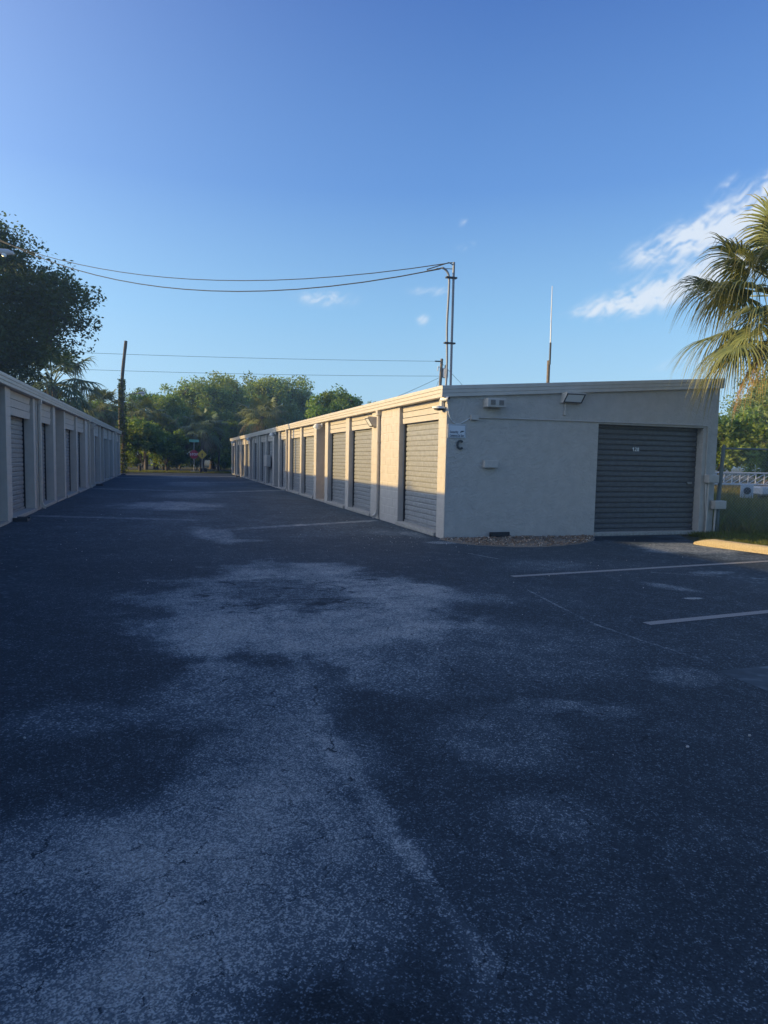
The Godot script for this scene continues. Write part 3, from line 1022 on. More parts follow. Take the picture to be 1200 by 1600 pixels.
func make_sky() -> Sky:
	var stops := [[0.0, srgb8(180, 215, 238)], [5.0, srgb8(168, 210, 237)], [11.5, srgb8(140, 190, 232)], [21.0, srgb8(101, 149, 213)], [33.0, srgb8(75, 117, 187)], [60.0, srgb8(56, 95, 168)], [90.0, srgb8(48, 85, 156)]]
	var w := 1024
	var h := 512
	var im := Image.create(w, h, false, Image.FORMAT_RGBF)
	var sd := SUN.normalized()
	for j in h:
		var el := (0.5 - (j + 0.5) / h) * 180.0
		var col := Vector3(0.10, 0.10, 0.09)
		if el >= 0.0:
			for k in stops.size() - 1:
				if el >= stops[k][0] and el <= stops[k + 1][0]:
					col = stops[k][1].lerp(stops[k + 1][1], (el - stops[k][0]) / (stops[k + 1][0] - stops[k][0]))
		var y := sin(deg_to_rad(el))
		var ch := cos(deg_to_rad(el))
		for i in w:
			var c := col
			if el > 0.0:
				var az := ((i + 0.5) / w - 0.5) * TAU
				var d := Vector3(sin(az) * ch, y, -cos(az) * ch).dot(sd)
				var a := acos(clampf(d, -1, 1))
				# the brighter air round the sun
				# clear sky: darkest across from the sun, a bright halo near it (CIE)
				c = c * 0.85 * (0.97 + 0.45 * d * d) + Vector3(0.30, 0.315, 0.32) * 22.0 * maxf(0.0, exp(-3.9 * a) - 0.002)
			im.set_pixel(i, j, Color(c.x, c.y, c.z))
	im.resize(4096, 2048, Image.INTERPOLATE_CUBIC)
	# cirrus: azimuth, elevation, half length, half width, tilt, strength
	var cl := [[45.8, 17.9, 5.8, 1.5, 0.36, 1.35], [40.2, 16.5, 3.4, 0.9, 0.22, 0.95], [38.6, 12.75, 3.9, 1.0, 0.16, 1.45], [42.4, 13.9, 3.2, 0.9, 0.3, 1.15], [52.0, 20.0, 7.0, 1.8, 0.3, 1.1], [49.0, 15.5, 5.0, 1.4, 0.2, 0.8], [34.6, 11.9, 1.8, 0.5, 0.1, 0.55], [43.8, 20.0, 0.8, 0.4, 0.5, 0.55],
		[24.2, 17.1, 0.9, 0.35, 0.1, 0.62], [12.7, 12.95, 2.3, 0.6, 0.0, 0.8], [20.8, 11.5, 0.6, 0.45, 0.2, 0.62], [21.5, 13.7, 2.2, 0.4, 0.0, 0.45], [44.0, 8.0, 5.0, 0.7, 0.1, 0.5], [60.0, 12.0, 6.0, 1.2, 0.2, 0.9], [24.0, 18.9, 0.5, 0.3, 0.8, 0.45]]
	var nf := noise(1.0, 5, FastNoiseLite.TYPE_SIMPLEX_SMOOTH, 5)
	var nw := noise(0.35, 6, FastNoiseLite.TYPE_SIMPLEX_SMOOTH, 3)
	for j in range(700, 960):
		var el := (0.5 - (j + 0.5) / 2048.0) * 180.0
		for i in range(2100, 2850):
			var az := ((i + 0.5) / 4096.0 - 0.5) * 360.0
			var g := 0.0
			for b in cl:
				var dx: float = (az - b[0])
				var dy: float = el - b[1]
				var ca: float = cos(b[4])
				var sa: float = sin(b[4])
				var px := (dx * ca + dy * sa) / float(b[2])
				var py := (-dx * sa + dy * ca) / float(b[3])
				var q := px * px + py * py
				if q < 6.0:
					g += float(b[5]) * exp(-q)
			if g < 0.04:
				continue
			var wx := nw.get_noise_2d(az, el) * 0.7
			# fibres that run from lower right to upper left, across the bands
			var fx := az * 0.92 + el * 0.38 + wx
			var fy := -az * 0.38 + el * 0.92 + wx * 0.6
			var f := nf.get_noise_2d(fx * 0.32, fy * 0.8) * 0.62 + nf.get_noise_2d(fx * 0.8 + 40.0, fy * 2.4) * 0.45
			var d := smoothstep(0.06, 1.25, g * (0.82 + 1.1 * f) + 0.3 * f * minf(1.0, g * 2.0)) * 0.9
			if d <= 0.0:
				continue
			var c := im.get_pixel(i, j)
			im.set_pixel(i, j, Color(lerpf(c.r, 0.60, d), lerpf(c.g, 0.66, d), lerpf(c.b, 0.74, d)))
	var pm := PanoramaSkyMaterial.new()
	pm.panorama = ImageTexture.create_from_image(im)
	var sky := Sky.new()
	sky.sky_material = pm
	return sky

func make_camera_and_light() -> void:
	var cam := Camera3D.new()
	cam.name = "camera"
	var y := deg_to_rad(17.9)
	var p := deg_to_rad(-4.537)
	var r := deg_to_rad(1.151)
	var fwd := Vector3(sin(y) * cos(p), sin(p), -cos(y) * cos(p))
	var right := Vector3(cos(y), 0, sin(y))
	var up := right.cross(fwd)
	cam.transform = Transform3D(Basis(right * cos(r) + up * sin(r), up * cos(r) - right * sin(r), -fwd), Vector3(0, 1.57, 0))
	cam.fov = rad_to_deg(2.0 * atan(800.0 / 1048.5))
	cam.far = 2000.0
	add_child(cam)
	cam.current = true
	var we := WorldEnvironment.new()
	we.name = "world"
	var e := Environment.new()
	e.background_mode = Environment.BG_SKY
	e.sky = make_sky()
	e.sky_rotation = Vector3(0, PI, 0)
	e.tonemap_mode = Environment.TONE_MAPPER_LINEAR
	e.tonemap_exposure = 1.32
	e.fog_enabled = true
	e.fog_density = 0.0012
	e.fog_light_color = Color(0.66, 0.84, 1.0)
	e.sdfgi_enabled = true
	e.ssao_enabled = true
	e.ssil_enabled = true
	we.environment = e
	add_child(we)
	var sun := DirectionalLight3D.new()
	sun.name = "sun"
	sun.light_energy = 1.5
	sun.light_color = Color(1.0, 0.84, 0.51)
	sun.light_angular_distance = 0.53
	sun.shadow_enabled = true
	add_child(sun)
	sun.look_at_from_position(SUN.normalized() * 50.0, Vector3.ZERO)

# ---------------------------------------------------------------- the two buildings
func make_buildings() -> void:
	var bays := [["P", -12.28, -12.68], ["D", -12.68, -15.1], ["W", -15.1, -17.36], ["D", -17.36, -19.73], ["P", -19.73, -20.13], ["D", -20.13, -22.53], ["P", -22.53, -22.97], ["A", -22.97, -24.42], ["P", -24.42, -24.84], ["D", -24.84, -27.31], ["P", -27.31, -27.64], ["D", -27.64, -30.11], ["W", -30.11, -31.0], ["D", -31.0, -33.0], ["P", -33.0, -33.35], ["A", -33.35, -34.8], ["P", -34.8, -35.3], ["D", -35.3, -37.64], ["P", -37.64, -38.0], ["D", -38.0, -40.4], ["W", -40.4, -41.25], ["D", -41.25, -43.6], ["P", -43.6, -44.0], ["A", -44.0, -45.5], ["P", -45.5, -45.9], ["D", -45.9, -48.3], ["P", -48.3, -48.7], ["D", -48.7, -51.1], ["W", -51.1, -52.0], ["D", -52.0, -54.4], ["P", -54.4, -54.8], ["A", -54.8, -56.2], ["P", -56.2, -56.6], ["D", -56.6, -58.5], ["P", -58.5, -59.0]]
	var c := storage_building("beige storage building with one wide dark roller door in its end wall", XR, -1.0, XE - XR, bays, ZC, ZE, 2.80, 3.02, 0.5, -26.2, -21.0, 0.20)
	# rendered end wall with the opening for the wide door
	var ew := MB.new()
	var dl := 8.71
	var dr := 11.48
	var dt := 2.40
	ew.extrude(PackedVector2Array([Vector2(XR + 0.005, -0.05), Vector2(dl, -0.05), Vector2(dl, dt), Vector2(dr, dt), Vector2(dr, -0.05), Vector2(XE, -0.05), Vector2(XE, 3.36), Vector2(XR + 0.005, 2.86)]), func(p: Vector2, w: float) -> Vector3: return Vector3(p.x, p.y, w), ZC - 0.2, ZC)
	put(ew, "end_wall", M.stucco, c)
	var ef := MB.new()
	ef.extrude(fascia_profile(0.22), func(p: Vector2, w: float) -> Vector3: return Vector3(w, 2.80 + p.y + 0.5 * (w - XR) / (XE - XR), ZC + 0.001 + p.x * 0.55), XR - 0.132, XE + 0.06)
	put(ef, "fascia", M.fascia, c)
	var es := MB.new()
	es.obox(Transform3D(Basis.IDENTITY, Vector3((dl + dr) * 0.5, 0.04, ZC - 0.09)), Vector3(dr - dl - 0.004, 0.08, 0.24), 0.012)
	put(es, "sill", M.concrete, c)
	var eb := MB.new()
	eb.box(Vector3(dl, 0.0, ZC - 0.24), Vector3(dr, dt + 0.2, ZC - 0.225))
	put(eb, "door_backing", M.black, c)
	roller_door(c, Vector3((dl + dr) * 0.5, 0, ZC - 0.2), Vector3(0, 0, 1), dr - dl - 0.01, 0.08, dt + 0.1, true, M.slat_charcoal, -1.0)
	var gd: Node3D = c.get_child(c.get_child_count() - 1)
	text(gd, "128", 0.085, Vector3(0.028, 1.885, (dl + dr) * 0.5 - 9.815), Basis(Vector3(0, 0, -1), Vector3(0, 1, 0), Vector3(1, 0, 0)), M.white, 0.003, "door_number", true)
	for z in [-16.6, -30.6, -40.85, -51.6]:
		downspout(c, XR, -1.0, z, 2.80)
	var lb := [["P", 8.0, 7.6], ["D", 7.6, 5.2], ["P", 5.2, 4.8], ["D", 4.8, 2.4], ["W", 2.4, 1.6], ["D", 1.6, -0.8], ["P", -0.8, -1.2], ["D", -1.2, -3.6], ["P", -3.6, -4.0], ["D", -4.0, -6.4], ["W", -6.4, -7.2], ["D", -7.2, -9.6], ["P", -9.6, -10.0], ["D", -10.0, -12.3], ["P", -12.3, -12.7], ["D", -12.7, -14.5], ["P", -14.5, -14.9], ["A", -14.9, -16.4], ["P", -16.4, -16.88], ["D", -16.88, -19.55], ["W", -19.55, -20.5], ["D", -20.5, -22.75], ["P", -22.75, -23.17], ["A", -23.17, -25.0], ["P", -25.0, -25.3], ["D", -25.3, -28.15], ["P", -28.15, -28.5], ["D", -28.5, -31.1], ["W", -31.1, -32.6], ["A", -32.6, -34.7], ["P", -34.7, -35.1], ["D", -35.1, -37.6], ["P", -37.6, -38.0], ["A", -38.0, -39.7], ["P", -39.7, -40.1], ["D", -40.1, -43.0], ["P", -43.0, -43.4], ["D", -43.4, -46.1], ["W", -46.1, -47.6], ["D", -47.6, -49.3], ["P", -49.3, -49.7], ["D", -49.7, -52.4], ["P", -52.4, -53.1]]
	var l := storage_building("long shaded storage building facing the lettered building across the lane", XL, 1.0, 6.65, lb, 8.0, -53.1, 2.96, 3.18, 0.45, -23.0, -23.5, 0.28)
	var ne := MB.new()
	ne.box(Vector3(XL - 6.65 + 0.2, 0, 7.8), Vector3(XL - 0.012, 2.98, 8.0))
	put(ne, "end_wall", M.stucco, l)
	for z in [-20.15, -32.1, -47.2, -6.8]:
		downspout(l, XL, 1.0, z, 2.96)
	var pc := MB.new()
	pc.tube([Vector3(XL + 0.02, 0.05, -19.85), Vector3(XL + 0.02, 2.95, -19.85)], [0.014], 6)
	put(pc, "conduit", M.cream_metal, l)

# ---------------------------------------------------------------- things on the walls
func flood_light(label: String, at: Vector3, out: Vector3, w: float, h: float, d: float, body: Material, group := "") -> void:
	var o := base("flood_light", at, label, "lamp", group)
	o.basis = Basis(out.cross(Vector3.UP) * -1.0, Vector3.UP, out)
	# housing: deep at the top, raked lens in front
	var b := MB.new()
	var pr := PackedVector2Array([Vector2(0, -h / 2), Vector2(d * 0.35, -h / 2), Vector2(d * 0.42, -h / 2 + 0.01), Vector2(d, h / 2 - 0.03), Vector2(d, h / 2), Vector2(0, h / 2)])
	b.extrude(pr, func(p: Vector2, x: float) -> Vector3: return Vector3(x, p.y, p.x), -w / 2, w / 2)
	put(b, "housing", body, o)
	var a0 := Vector2(d * 0.42, -h / 2 + 0.01)
	var a1 := Vector2(d, h / 2 - 0.03)
	var nn := Vector2(a1.y - a0.y, -(a1.x - a0.x)).normalized()
	var l := MB.new()
	var q0 := a0.lerp(a1, 0.1)
	var q1 := a0.lerp(a1, 0.9)
	l.face([Vector3(-w * 0.44, q0.y + nn.y * 0.004, q0.x + nn.x * 0.004), Vector3(w * 0.44, q0.y + nn.y * 0.004, q0.x + nn.x * 0.004), Vector3(w * 0.44, q1.y + nn.y * 0.004, q1.x + nn.x * 0.004), Vector3(-w * 0.44, q1.y + nn.y * 0.004, q1.x + nn.x * 0.004)], Vector3(0, nn.y, nn.x))
	put(l, "lens", M.lens, o)
	var f := MB.new()
	for s in [-1.0, 1.0]:
		f.obox(Transform3D(Basis(Vector3(1, 0, 0), atan2(a1.x - a0.x, a1.y - a0.y)), Vector3(s * w * 0.47, (a0.y + a1.y) / 2 + nn.y * 0.005, (a0.x + a1.x) / 2 + nn.x * 0.005)), Vector3(w * 0.06, a0.distance_to(a1) * 0.98, 0.012), 0.002)
	for t in [0.04, 0.96]:
		var q := a0.lerp(a1, t)
		f.obox(Transform3D(Basis(Vector3(1, 0, 0), atan2(a1.x - a0.x, a1.y - a0.y)), Vector3(0, q.y + nn.y * 0.006, q.x + nn.x * 0.006)), Vector3(w, 0.016, 0.014), 0.002)
	put(f, "lens_frame", M.letter, o)

func dome_lamp(label: String, at: Vector3, out: Vector3, group := "") -> void:
	var o := base("wall_lamp", at, label, "lamp", group)
	o.basis = Basis(out.cross(Vector3.UP) * -1.0, Vector3.UP, out)
	var b := MB.new()
	b.obox(Transform3D(Basis.IDENTITY, Vector3(0, 0.05, 0.02)), Vector3(0.12, 0.12, 0.04), 0.01)
	b.tube([Vector3(0, 0.06, 0.02), Vector3(0, 0.07, 0.12), Vector3(0, 0.06, 0.2)], [0.025], 8)
	put(b, "bracket", M.white, o)
	var h := MB.new()
	h.tube([Vector3(0, 0.09, 0.2), Vector3(0, 0.07, 0.2), Vector3(0, 0.03, 0.2), Vector3(0, -0.02, 0.2), Vector3(0, -0.05, 0.2)], [0.03, 0.08, 0.12, 0.14, 0.14], 14)
	put(h, "shade", M.white, o)
	var l := MB.new()
	l.tube([Vector3(0, -0.05, 0.2), Vector3(0, -0.09, 0.2), Vector3(0, -0.11, 0.2)], [0.11, 0.09, 0.03], 12)
	put(l, "globe", M.lens, o)

func make_wall_things() -> void:
	var Z := Vector3(0, 0, 1)
	# camera pair at the corner
	var cam := base("security_camera", Vector3(XR - 0.02, 2.69, -12.42), "white security camera pair at the corner above the camera notice", "camera")
	var b := MB.new()
	b.obox(Transform3D(Basis.IDENTITY, Vector3(-0.02, 0.0, 0)), Vector3(0.07, 0.16, 0.1), 0.01)
	put(b, "bracket", M.cream_metal, cam)
	b = MB.new()
	b.obox(Transform3D(Basis(Vector3(0, 1, 0), 0.25), Vector3(-0.02, 0.075, 0.13)), Vector3(0.075, 0.075, 0.24), 0.02)
	put(b, "camera_body", M.white, cam)
	b = MB.new()
	b.tube([Vector3(0.01, 0.075, 0.245), Vector3(0.016, 0.075, 0.262)], [0.024], 10)
	put(b, "lens", M.black, cam)
	b = MB.new()
	b.tube([Vector3(-0.09, -0.06, 0.0), Vector3(-0.09, -0.075, 0.0), Vector3(-0.09, -0.11, 0.0)], [0.06, 0.13, 0.13], 16)
	put(b, "dome_base", M.white, cam)
	b = MB.new()
	b.tube([Vector3(-0.09, -0.11, 0.0), Vector3(-0.09, -0.135, 0.0), Vector3(-0.09, -0.15, 0.0)], [0.10, 0.085, 0.03], 14)
	put(b, "dome", M.black, cam)
	# its white lead, down and along the end wall
	b = MB.new()
	var pts := []
	for q in [[5.225, 2.66], [5.235, 2.55], [5.27, 2.42], [5.33, 2.33], [5.41, 2.285], [5.50, 2.29], [5.60, 2.34], [5.71, 2.41]]:
		pts.append(Vector3(q[0], q[1], ZC + 0.012))
	b.tube(pts, [0.008], 6)
	tag(put(b, "camera_cable", M.white), "loose white cable hanging from the corner camera to a junction box", "cable")
	b = MB.new()
	b.obox(Transform3D(Basis.IDENTITY, Vector3(5.80, 2.42, ZC + 0.035)), Vector3(0.17, 0.10, 0.07), 0.008)
	tag(put(b, "junction_box", M.wall_metal), "small square junction box where the white cable meets the conduit", "box")
	# conduit along the wall, down beside the door
	b = MB.new()
	pts = [Vector3(5.88, 2.425, ZC + 0.018), Vector3(8.1, 2.44, ZC + 0.018), Vector3(11.50, 2.455, ZC + 0.018), Vector3(11.555, 2.44, ZC + 0.018), Vector3(11.58, 2.39, ZC + 0.018), Vector3(11.585, 1.33, ZC + 0.018)]
	b.tube(pts, [0.014], 8)
	tag(put(b, "conduit", M.wall_metal), "painted conduit running above the wide dark roller door", "conduit")
	# box with two grilles
	var v := base("vent_box", Vector3(6.19, 2.715, ZC), "beige box with two dark grilles high on the end wall", "vent")
	b = MB.new()
	b.obox(Transform3D(Basis.IDENTITY, Vector3(0, 0, 0.11)), Vector3(0.40, 0.17, 0.22), 0.008)
	put(b, "housing", M.wall_metal, v)
	for x in [-0.085, 0.1]:
		b = MB.new()
		b.obox(Transform3D(Basis.IDENTITY, Vector3(x, 0.005, 0.221)), Vector3(0.10, 0.10, 0.008), 0.0)
		var gr := put(b, "grille", M.letter, v)
		for k in 5:
			b = MB.new()
			b.obox(Transform3D(Basis(Vector3(1, 0, 0), 0.5), Vector3(x, -0.035 + k * 0.02, 0.228)), Vector3(0.098, 0.004, 0.012), 0.0)
			put(b, "louvre", M.wall_metal, gr)
	flood_light("large floodlight mounted above the wide dark roller door", Vector3(7.98, 2.9, ZC), Z, 0.44, 0.21, 0.24, M.wall_metal)
	b = MB.new()
	b.tube([Vector3(7.86, 2.79, ZC + 0.03), Vector3(7.86, 2.62, ZC + 0.03)], [0.016], 8)
	b.obox(Transform3D(Basis.IDENTITY, Vector3(7.86, 2.585, ZC + 0.025)), Vector3(0.055, 0.09, 0.05), 0.01)
	tag(put(b, "light_sensor", M.wall_metal), "photocell on a short stem under the large floodlight", "sensor")
	b = MB.new()
	b.obox(Transform3D(Basis.IDENTITY, Vector3(6.175, 1.505, ZC + 0.05)), Vector3(0.31, 0.15, 0.10), 0.008)
	tag(put(b, "outlet_box", M.wall_metal), "blank beige box at mid height on the end wall", "box")
	# notice and letter
	var sg := base("camera_notice", Vector3(5.435, 2.14, ZC + 0.004), "white security camera notice above the letter C", "sign")
	b = MB.new()
	b.obox(Transform3D(Basis.IDENTITY, Vector3(0, 0, 0.006)), Vector3(0.39, 0.27, 0.012), 0.003)
	put(b, "panel", M.sign, sg)
	b = MB.new()
	for s in [-1.0, 1.0]:
		b.obox(Transform3D(Basis.IDENTITY, Vector3(s * 0.178, 0, 0.0128)), Vector3(0.006, 0.246, 0.002))
		b.obox(Transform3D(Basis.IDENTITY, Vector3(0, s * 0.12, 0.0128)), Vector3(0.35, 0.006, 0.002))
	put(b, "border", M.letter, sg)
	text(sg, "Security", 0.05, Vector3(-0.06, -0.018, 0.0135), Basis.IDENTITY, M.ink, 0.002, "lettering", true, 0.68)
	text(sg, "Cameras In Use", 0.05, Vector3(0.0, -0.085, 0.0135), Basis.IDENTITY, M.ink, 0.002, "lettering", true, 0.60)
	# the small camera drawn on the notice
	b = MB.new()
	b.extrude(PackedVector2Array([Vector2(0.075, -0.005), Vector2(0.075, -0.03), Vector2(0.095, -0.03), Vector2(0.095, -0.012), Vector2(0.105, 0.0), Vector2(0.105, -0.02), Vector2(0.155, 0.0), Vector2(0.155, 0.012), Vector2(0.10, 0.012)]), func(p: Vector2, w: float) -> Vector3: return Vector3(p.x, p.y, w), 0.0125, 0.0145)
	put(b, "camera_symbol", M.ink, sg)
	var lc := base("building_letter", Vector3(5.515, 1.875, ZC + 0.012), "dark letter C fixed to the end wall under the notice", "letter")
	b = MB.new()
	var outer := []
	var inner := []
	for k in 17:
		var a := 0.75 + (TAU - 1.5) * k / 16.0
		outer.append(Vector2(cos(a) * 0.082, sin(a) * 0.098))
		inner.append(Vector2(cos(a) * 0.044, sin(a) * 0.058))
	inner.reverse()
	b.extrude(PackedVector2Array(outer + inner), func(p: Vector2, w: float) -> Vector3: return Vector3(p.x, p.y, w), 0.0, 0.018)
	put(b, "letter", M.letter, lc)
	# electric boxes by the fence
	for q in [["elec", 11.70, 1.265, 0.30, 0.19, "upper grey meter box beside the wide roller door"], ["elec", 11.93, 0.675, 0.33, 0.19, "lower grey meter box at the building corner by the fence"]]:
		var e := base("meter_box", Vector3(q[1], q[2], ZC), q[5], "box")
		b = MB.new()
		b.obox(Transform3D(Basis.IDENTITY, Vector3(0, 0, 0.085)), Vector3(q[3], q[4], 0.15), 0.01)
		put(b, "cabinet", M.wall_metal, e)
		b = MB.new()
		b.obox(Transform3D(Basis.IDENTITY, Vector3(0, 0.0, 0.163)), Vector3(q[3] - 0.04, q[4] - 0.03, 0.008), 0.003)
		put(b, "lid", M.wall_metal, e)
		b = MB.new()
		b.tube([Vector3(-0.05, -q[4] / 2, 0.06), Vector3(-0.05, -q[2] * 0.5, 0.05), Vector3(-0.06, -q[2] - 0.02, 0.05)], [0.024], 8)
		put(b, "conduit", M.wall_metal, e)
	b = MB.new()
	b.tube([Vector3(11.60, 1.17, ZC + 0.03), Vector3(11.62, 0.7, ZC + 0.03), Vector3(11.68, 0.3, ZC + 0.03), Vector3(11.68, -0.02, ZC + 0.03)], [0.02], 8)
	tag(put(b, "conduit", M.wall_metal), "bent conduit running from the upper meter box to the ground", "conduit")
	# dark crawl vent in the litter
	var cv := base("foundation_vent", Vector3(6.43, 0.0, ZC), "dark plastic vent lying at the foot of the end wall", "vent")
	b = MB.new()
	b.obox(Transform3D(Basis(Vector3(1, 0, 0), -0.12), Vector3(0, 0.085, 0.05)), Vector3(0.42, 0.09, 0.10), 0.008)
	put(b, "body", M.black, cv)
	for k in 3:
		b = MB.new()
		b.obox(Transform3D(Basis.IDENTITY, Vector3(0, 0.06 + k * 0.025, 0.104)), Vector3(0.36, 0.006, 0.012))
		put(b, "slat", M.letter, cv)
	# lamps along the lane
	var west := Vector3(-1, 0, 0)
	flood_light("floodlight on the block pier beside the first downspout", Vector3(XR, 2.53, -17.05), west, 0.30, 0.26, 0.24, M.cream_metal)
	dome_lamp("white lamp over the first alcove of the sunlit lane front", Vector3(XR, 2.66, -23.4), west)
	dome_lamp("white lamp over the alcove where the lane front falls into shade", Vector3(XR, 2.68, -34.1), west)
	dome_lamp("small lamp over the third alcove down the lane front", Vector3(XR, 2.68, -44.8), west)
	dome_lamp("lamp over the last alcove at the far end of the lane", Vector3(XR, 2.66, -55.6), west)
	flood_light("floodlight over an alcove of the long shaded building", Vector3(XL, 2.78, -33.2), Vector3(1, 0, 0), 0.30, 0.24, 0.26, M.cream_metal)
	var mb := base("utility_cabinet", Vector3(XR, 1.32, -37.0), "grey utility cabinet across a roller door far down the lane", "cabinet")
	b = MB.new()
	b.obox(Transform3D(Basis.IDENTITY, Vector3(-0.02, 0, 0)), Vector3(0.22, 0.62, 0.95), 0.02)
	put(b, "case", M.wall_body, mb)
	b = MB.new()
	b.obox(Transform3D(Basis.IDENTITY, Vector3(-0.135, 0, 0)), Vector3(0.012, 0.54, 0.88), 0.004)
	put(b, "door", M.wall_body, mb)
	# dark ramp blocks on the asphalt
	for q in [[XL + 0.16, -16.95, "dark splash block by the nearest pier of the shaded building"], [XL + 0.2, -35.0, "dark splash block halfway down the shaded building"], [XL + 0.2, -53.2, "dark splash block at the far corner of the shaded building"], [XR - 0.2, -51.7, "dark splash block at the far downspout of the lettered building"]]:
		var sp := base("splash_block", Vector3(q[0], 0, q[1]), q[2], "block")
		b = MB.new()
		b.obox(Transform3D(Basis.IDENTITY, Vector3(0, 0.02, 0)), Vector3(0.3, 0.04, 0.36), 0.006)
		put(b, "base", M.letter, sp)
		for s in [-1.0, 1.0]:
			b = MB.new()
			b.obox(Transform3D(Basis.IDENTITY, Vector3(0, 0.062, s * 0.16)), Vector3(0.3, 0.044, 0.04), 0.006)
			put(b, "rim", M.letter, sp)

# ---------------------------------------------------------------- roof things, poles and wires
func make_poles() -> void:
	var o := base("service_mast", Vector3(6.24, 3.0, -14.5), "twin pipe service mast standing on the roof with wires at its head", "mast")
	var b := MB.new()
	b.tube([Vector3(0, 0, 0), Vector3(0.0, 3.07, 0)], [0.029], 10)
	put(b, "pipe", M.mast, o)
	b = MB.new()
	var pts := [Vector3(-0.115, 0, 0)]
	for k in 10:
		pts.append(Vector3(-0.115 + 0.012 * sin(k * 0.9), 0.3 + 0.26 * k, 0))
	for k in 7:
		var a := k / 6.0 * 1.45
		pts.append(Vector3(-0.115 - 0.2 * (1.0 - cos(a)), 2.72 + 0.2 * sin(a), 0))
	b.tube(pts, [0.025], 10)
	put(b, "bent_pipe", M.mast, o)
	for y in [1.25, 2.72]:
		b = MB.new()
		b.obox(Transform3D(Basis.IDENTITY, Vector3(-0.055, y, 0)), Vector3(0.27, 0.035, 0.09), 0.006)
		put(b, "clamp", M.letter, o)
	b = MB.new()
	b.tube([Vector3(-0.0, 3.0, 0), Vector3(-0.12, 3.05, 0), Vector3(-0.5, 2.96, -0.4)], [0.012], 6)
	b.tube([Vector3(-0.0, 2.92, 0), Vector3(-0.3, 2.98, -0.3)], [0.009], 6)
	b.tube([Vector3(-0.28, 2.92, 0), Vector3(-0.42, 2.90, -0.15), Vector3(-0.5, 2.93, -0.4)], [0.012], 6)
	put(b, "lead_wire", M.wire, o)
	wire("upper service wire from the roof mast to the pole among the oaks", Vector3(6.2, 6.06, -14.5), Vector3(-10.4, 12.24, -34.0), 1.58, 0.011, "", "service_wire")
	wire("lower sagging service wire from the roof mast into the oak", Vector3(5.95, 5.92, -14.6), Vector3(-10.35, 12.9, -34.0), 2.05, 0.014, "", "service_wire")
	# whip antenna
	o = base("whip_antenna", Vector3(8.80, 3.22, -14.5), "thin white whip antenna on a short post above the roof", "antenna")
	b = MB.new()
	b.tube([Vector3(0, 0, 0), Vector3(0, 0.8, 0)], [0.04], 8)
	put(b, "post", M.pole, o)
	b = MB.new()
	b.tube([Vector3(0, 0.7, 0.05), Vector3(0, 1.22, 0.05)], [0.024], 8)
	put(b, "sleeve", M.letter, o)
	b = MB.new()
	b.tube([Vector3(0, 1.15, 0.05), Vector3(-0.01, 1.9, 0.05), Vector3(-0.015, 2.55, 0.05)], [0.016, 0.013, 0.008], 8)
	put(b, "whip", M.white, o)
	# pole with a transformer behind the building
	o = base("utility_pole", Vector3(22.7, 0, -55.0), "wooden utility pole with a grey transformer behind the lettered building", "pole")
	b = MB.new()
	b.tube([Vector3(-0.25, -0.2, 0), Vector3(-0.1, 6.0, 0), Vector3(0.08, 10.35, 0)], [0.17, 0.15, 0.12], 10)
	put(b, "shaft", M.pole, o)
	b = MB.new()
	b.tube([Vector3(0.42, 8.72, 0), Vector3(0.42, 8.76, 0), Vector3(0.42, 9.45, 0), Vector3(0.42, 9.55, 0), Vector3(0.42, 9.6, 0)], [0.2, 0.27, 0.27, 0.22, 0.08], 14)
	var tf := put(b, "transformer", M.white_old, o)
	b = MB.new()
	b.tube([Vector3(0.42, 9.58, 0), Vector3(0.44, 9.85, 0)], [0.05, 0.03], 8)
	put(b, "bushing", M.letter, tf)
	b = MB.new()
	b.tube([Vector3(0.04, 10.12, 0), Vector3(-0.55, 10.1, 0)], [0.06], 8)
	put(b, "insulator", M.letter, o)
	b = MB.new()
	b.tube([Vector3(0.0, 9.6, 0), Vector3(-0.25, 9.65, 0), Vector3(-0.28, 9.3, 0)], [0.03, 0.05, 0.05], 8)
	put(b, "cutout", M.white_old, o)
	b = MB.new()
	b.tube([Vector3(0.05, 10.0, 0), Vector3(1.7, 8.3, 0.5), Vector3(3.2, 6.4, 1.0)], [0.015], 5)
	put(b, "guy_wire", M.wire, o)
	wire("upper power line from the transformer pole along the street behind the trees", Vector3(22.15, 10.1, -55.0), Vector3(-40.0, 10.6, -69.0), 0.5, 0.014)
	wire("lower power line from the transformer pole along the street behind the trees", Vector3(22.6, 8.85, -55.0), Vector3(-40.0, 9.2, -69.0), 0.55, 0.014)
	wire("service drop falling from the transformer pole past the storage roof", Vector3(22.55, 8.7, -55.0), Vector3(9.5, 3.6, -56.0), 0.4, 0.016)
	wire("second service drop under the first from the transformer pole", Vector3(22.5, 8.4, -55.0), Vector3(17.0, 3.9, -45.0), 0.3, 0.014)
	# lamp pole beyond the shaded building
	for q in [[Vector3(-10.4, 0, -34.0), 13.0, Vector3(3.75, 10.3, 0.0), "wooden pole with a street lamp on a long arm by the big oak"], [Vector3(-3.75, 0, -60.4), 7.2, Vector3(1.85, 6.62, 0.3), "street lamp on an arm beside the ivy covered trunk"]]:
		var s := base("street_lamp", q[0], q[3], "street lamp")
		b = MB.new()
		b.tube([Vector3(0, -0.2, 0), Vector3(0, q[1], 0)], [0.16, 0.11], 10)
		put(b, "pole", M.pole, s)
		var t: Vector3 = q[2]
		b = MB.new()
		b.tube([Vector3(0, t.y - 0.55, 0), Vector3(t.x * 0.4, t.y - 0.12, t.z * 0.4), Vector3(t.x * 0.8, t.y, t.z * 0.8)], [0.035], 8)
		put(b, "arm", M.mast, s)
		b = MB.new()
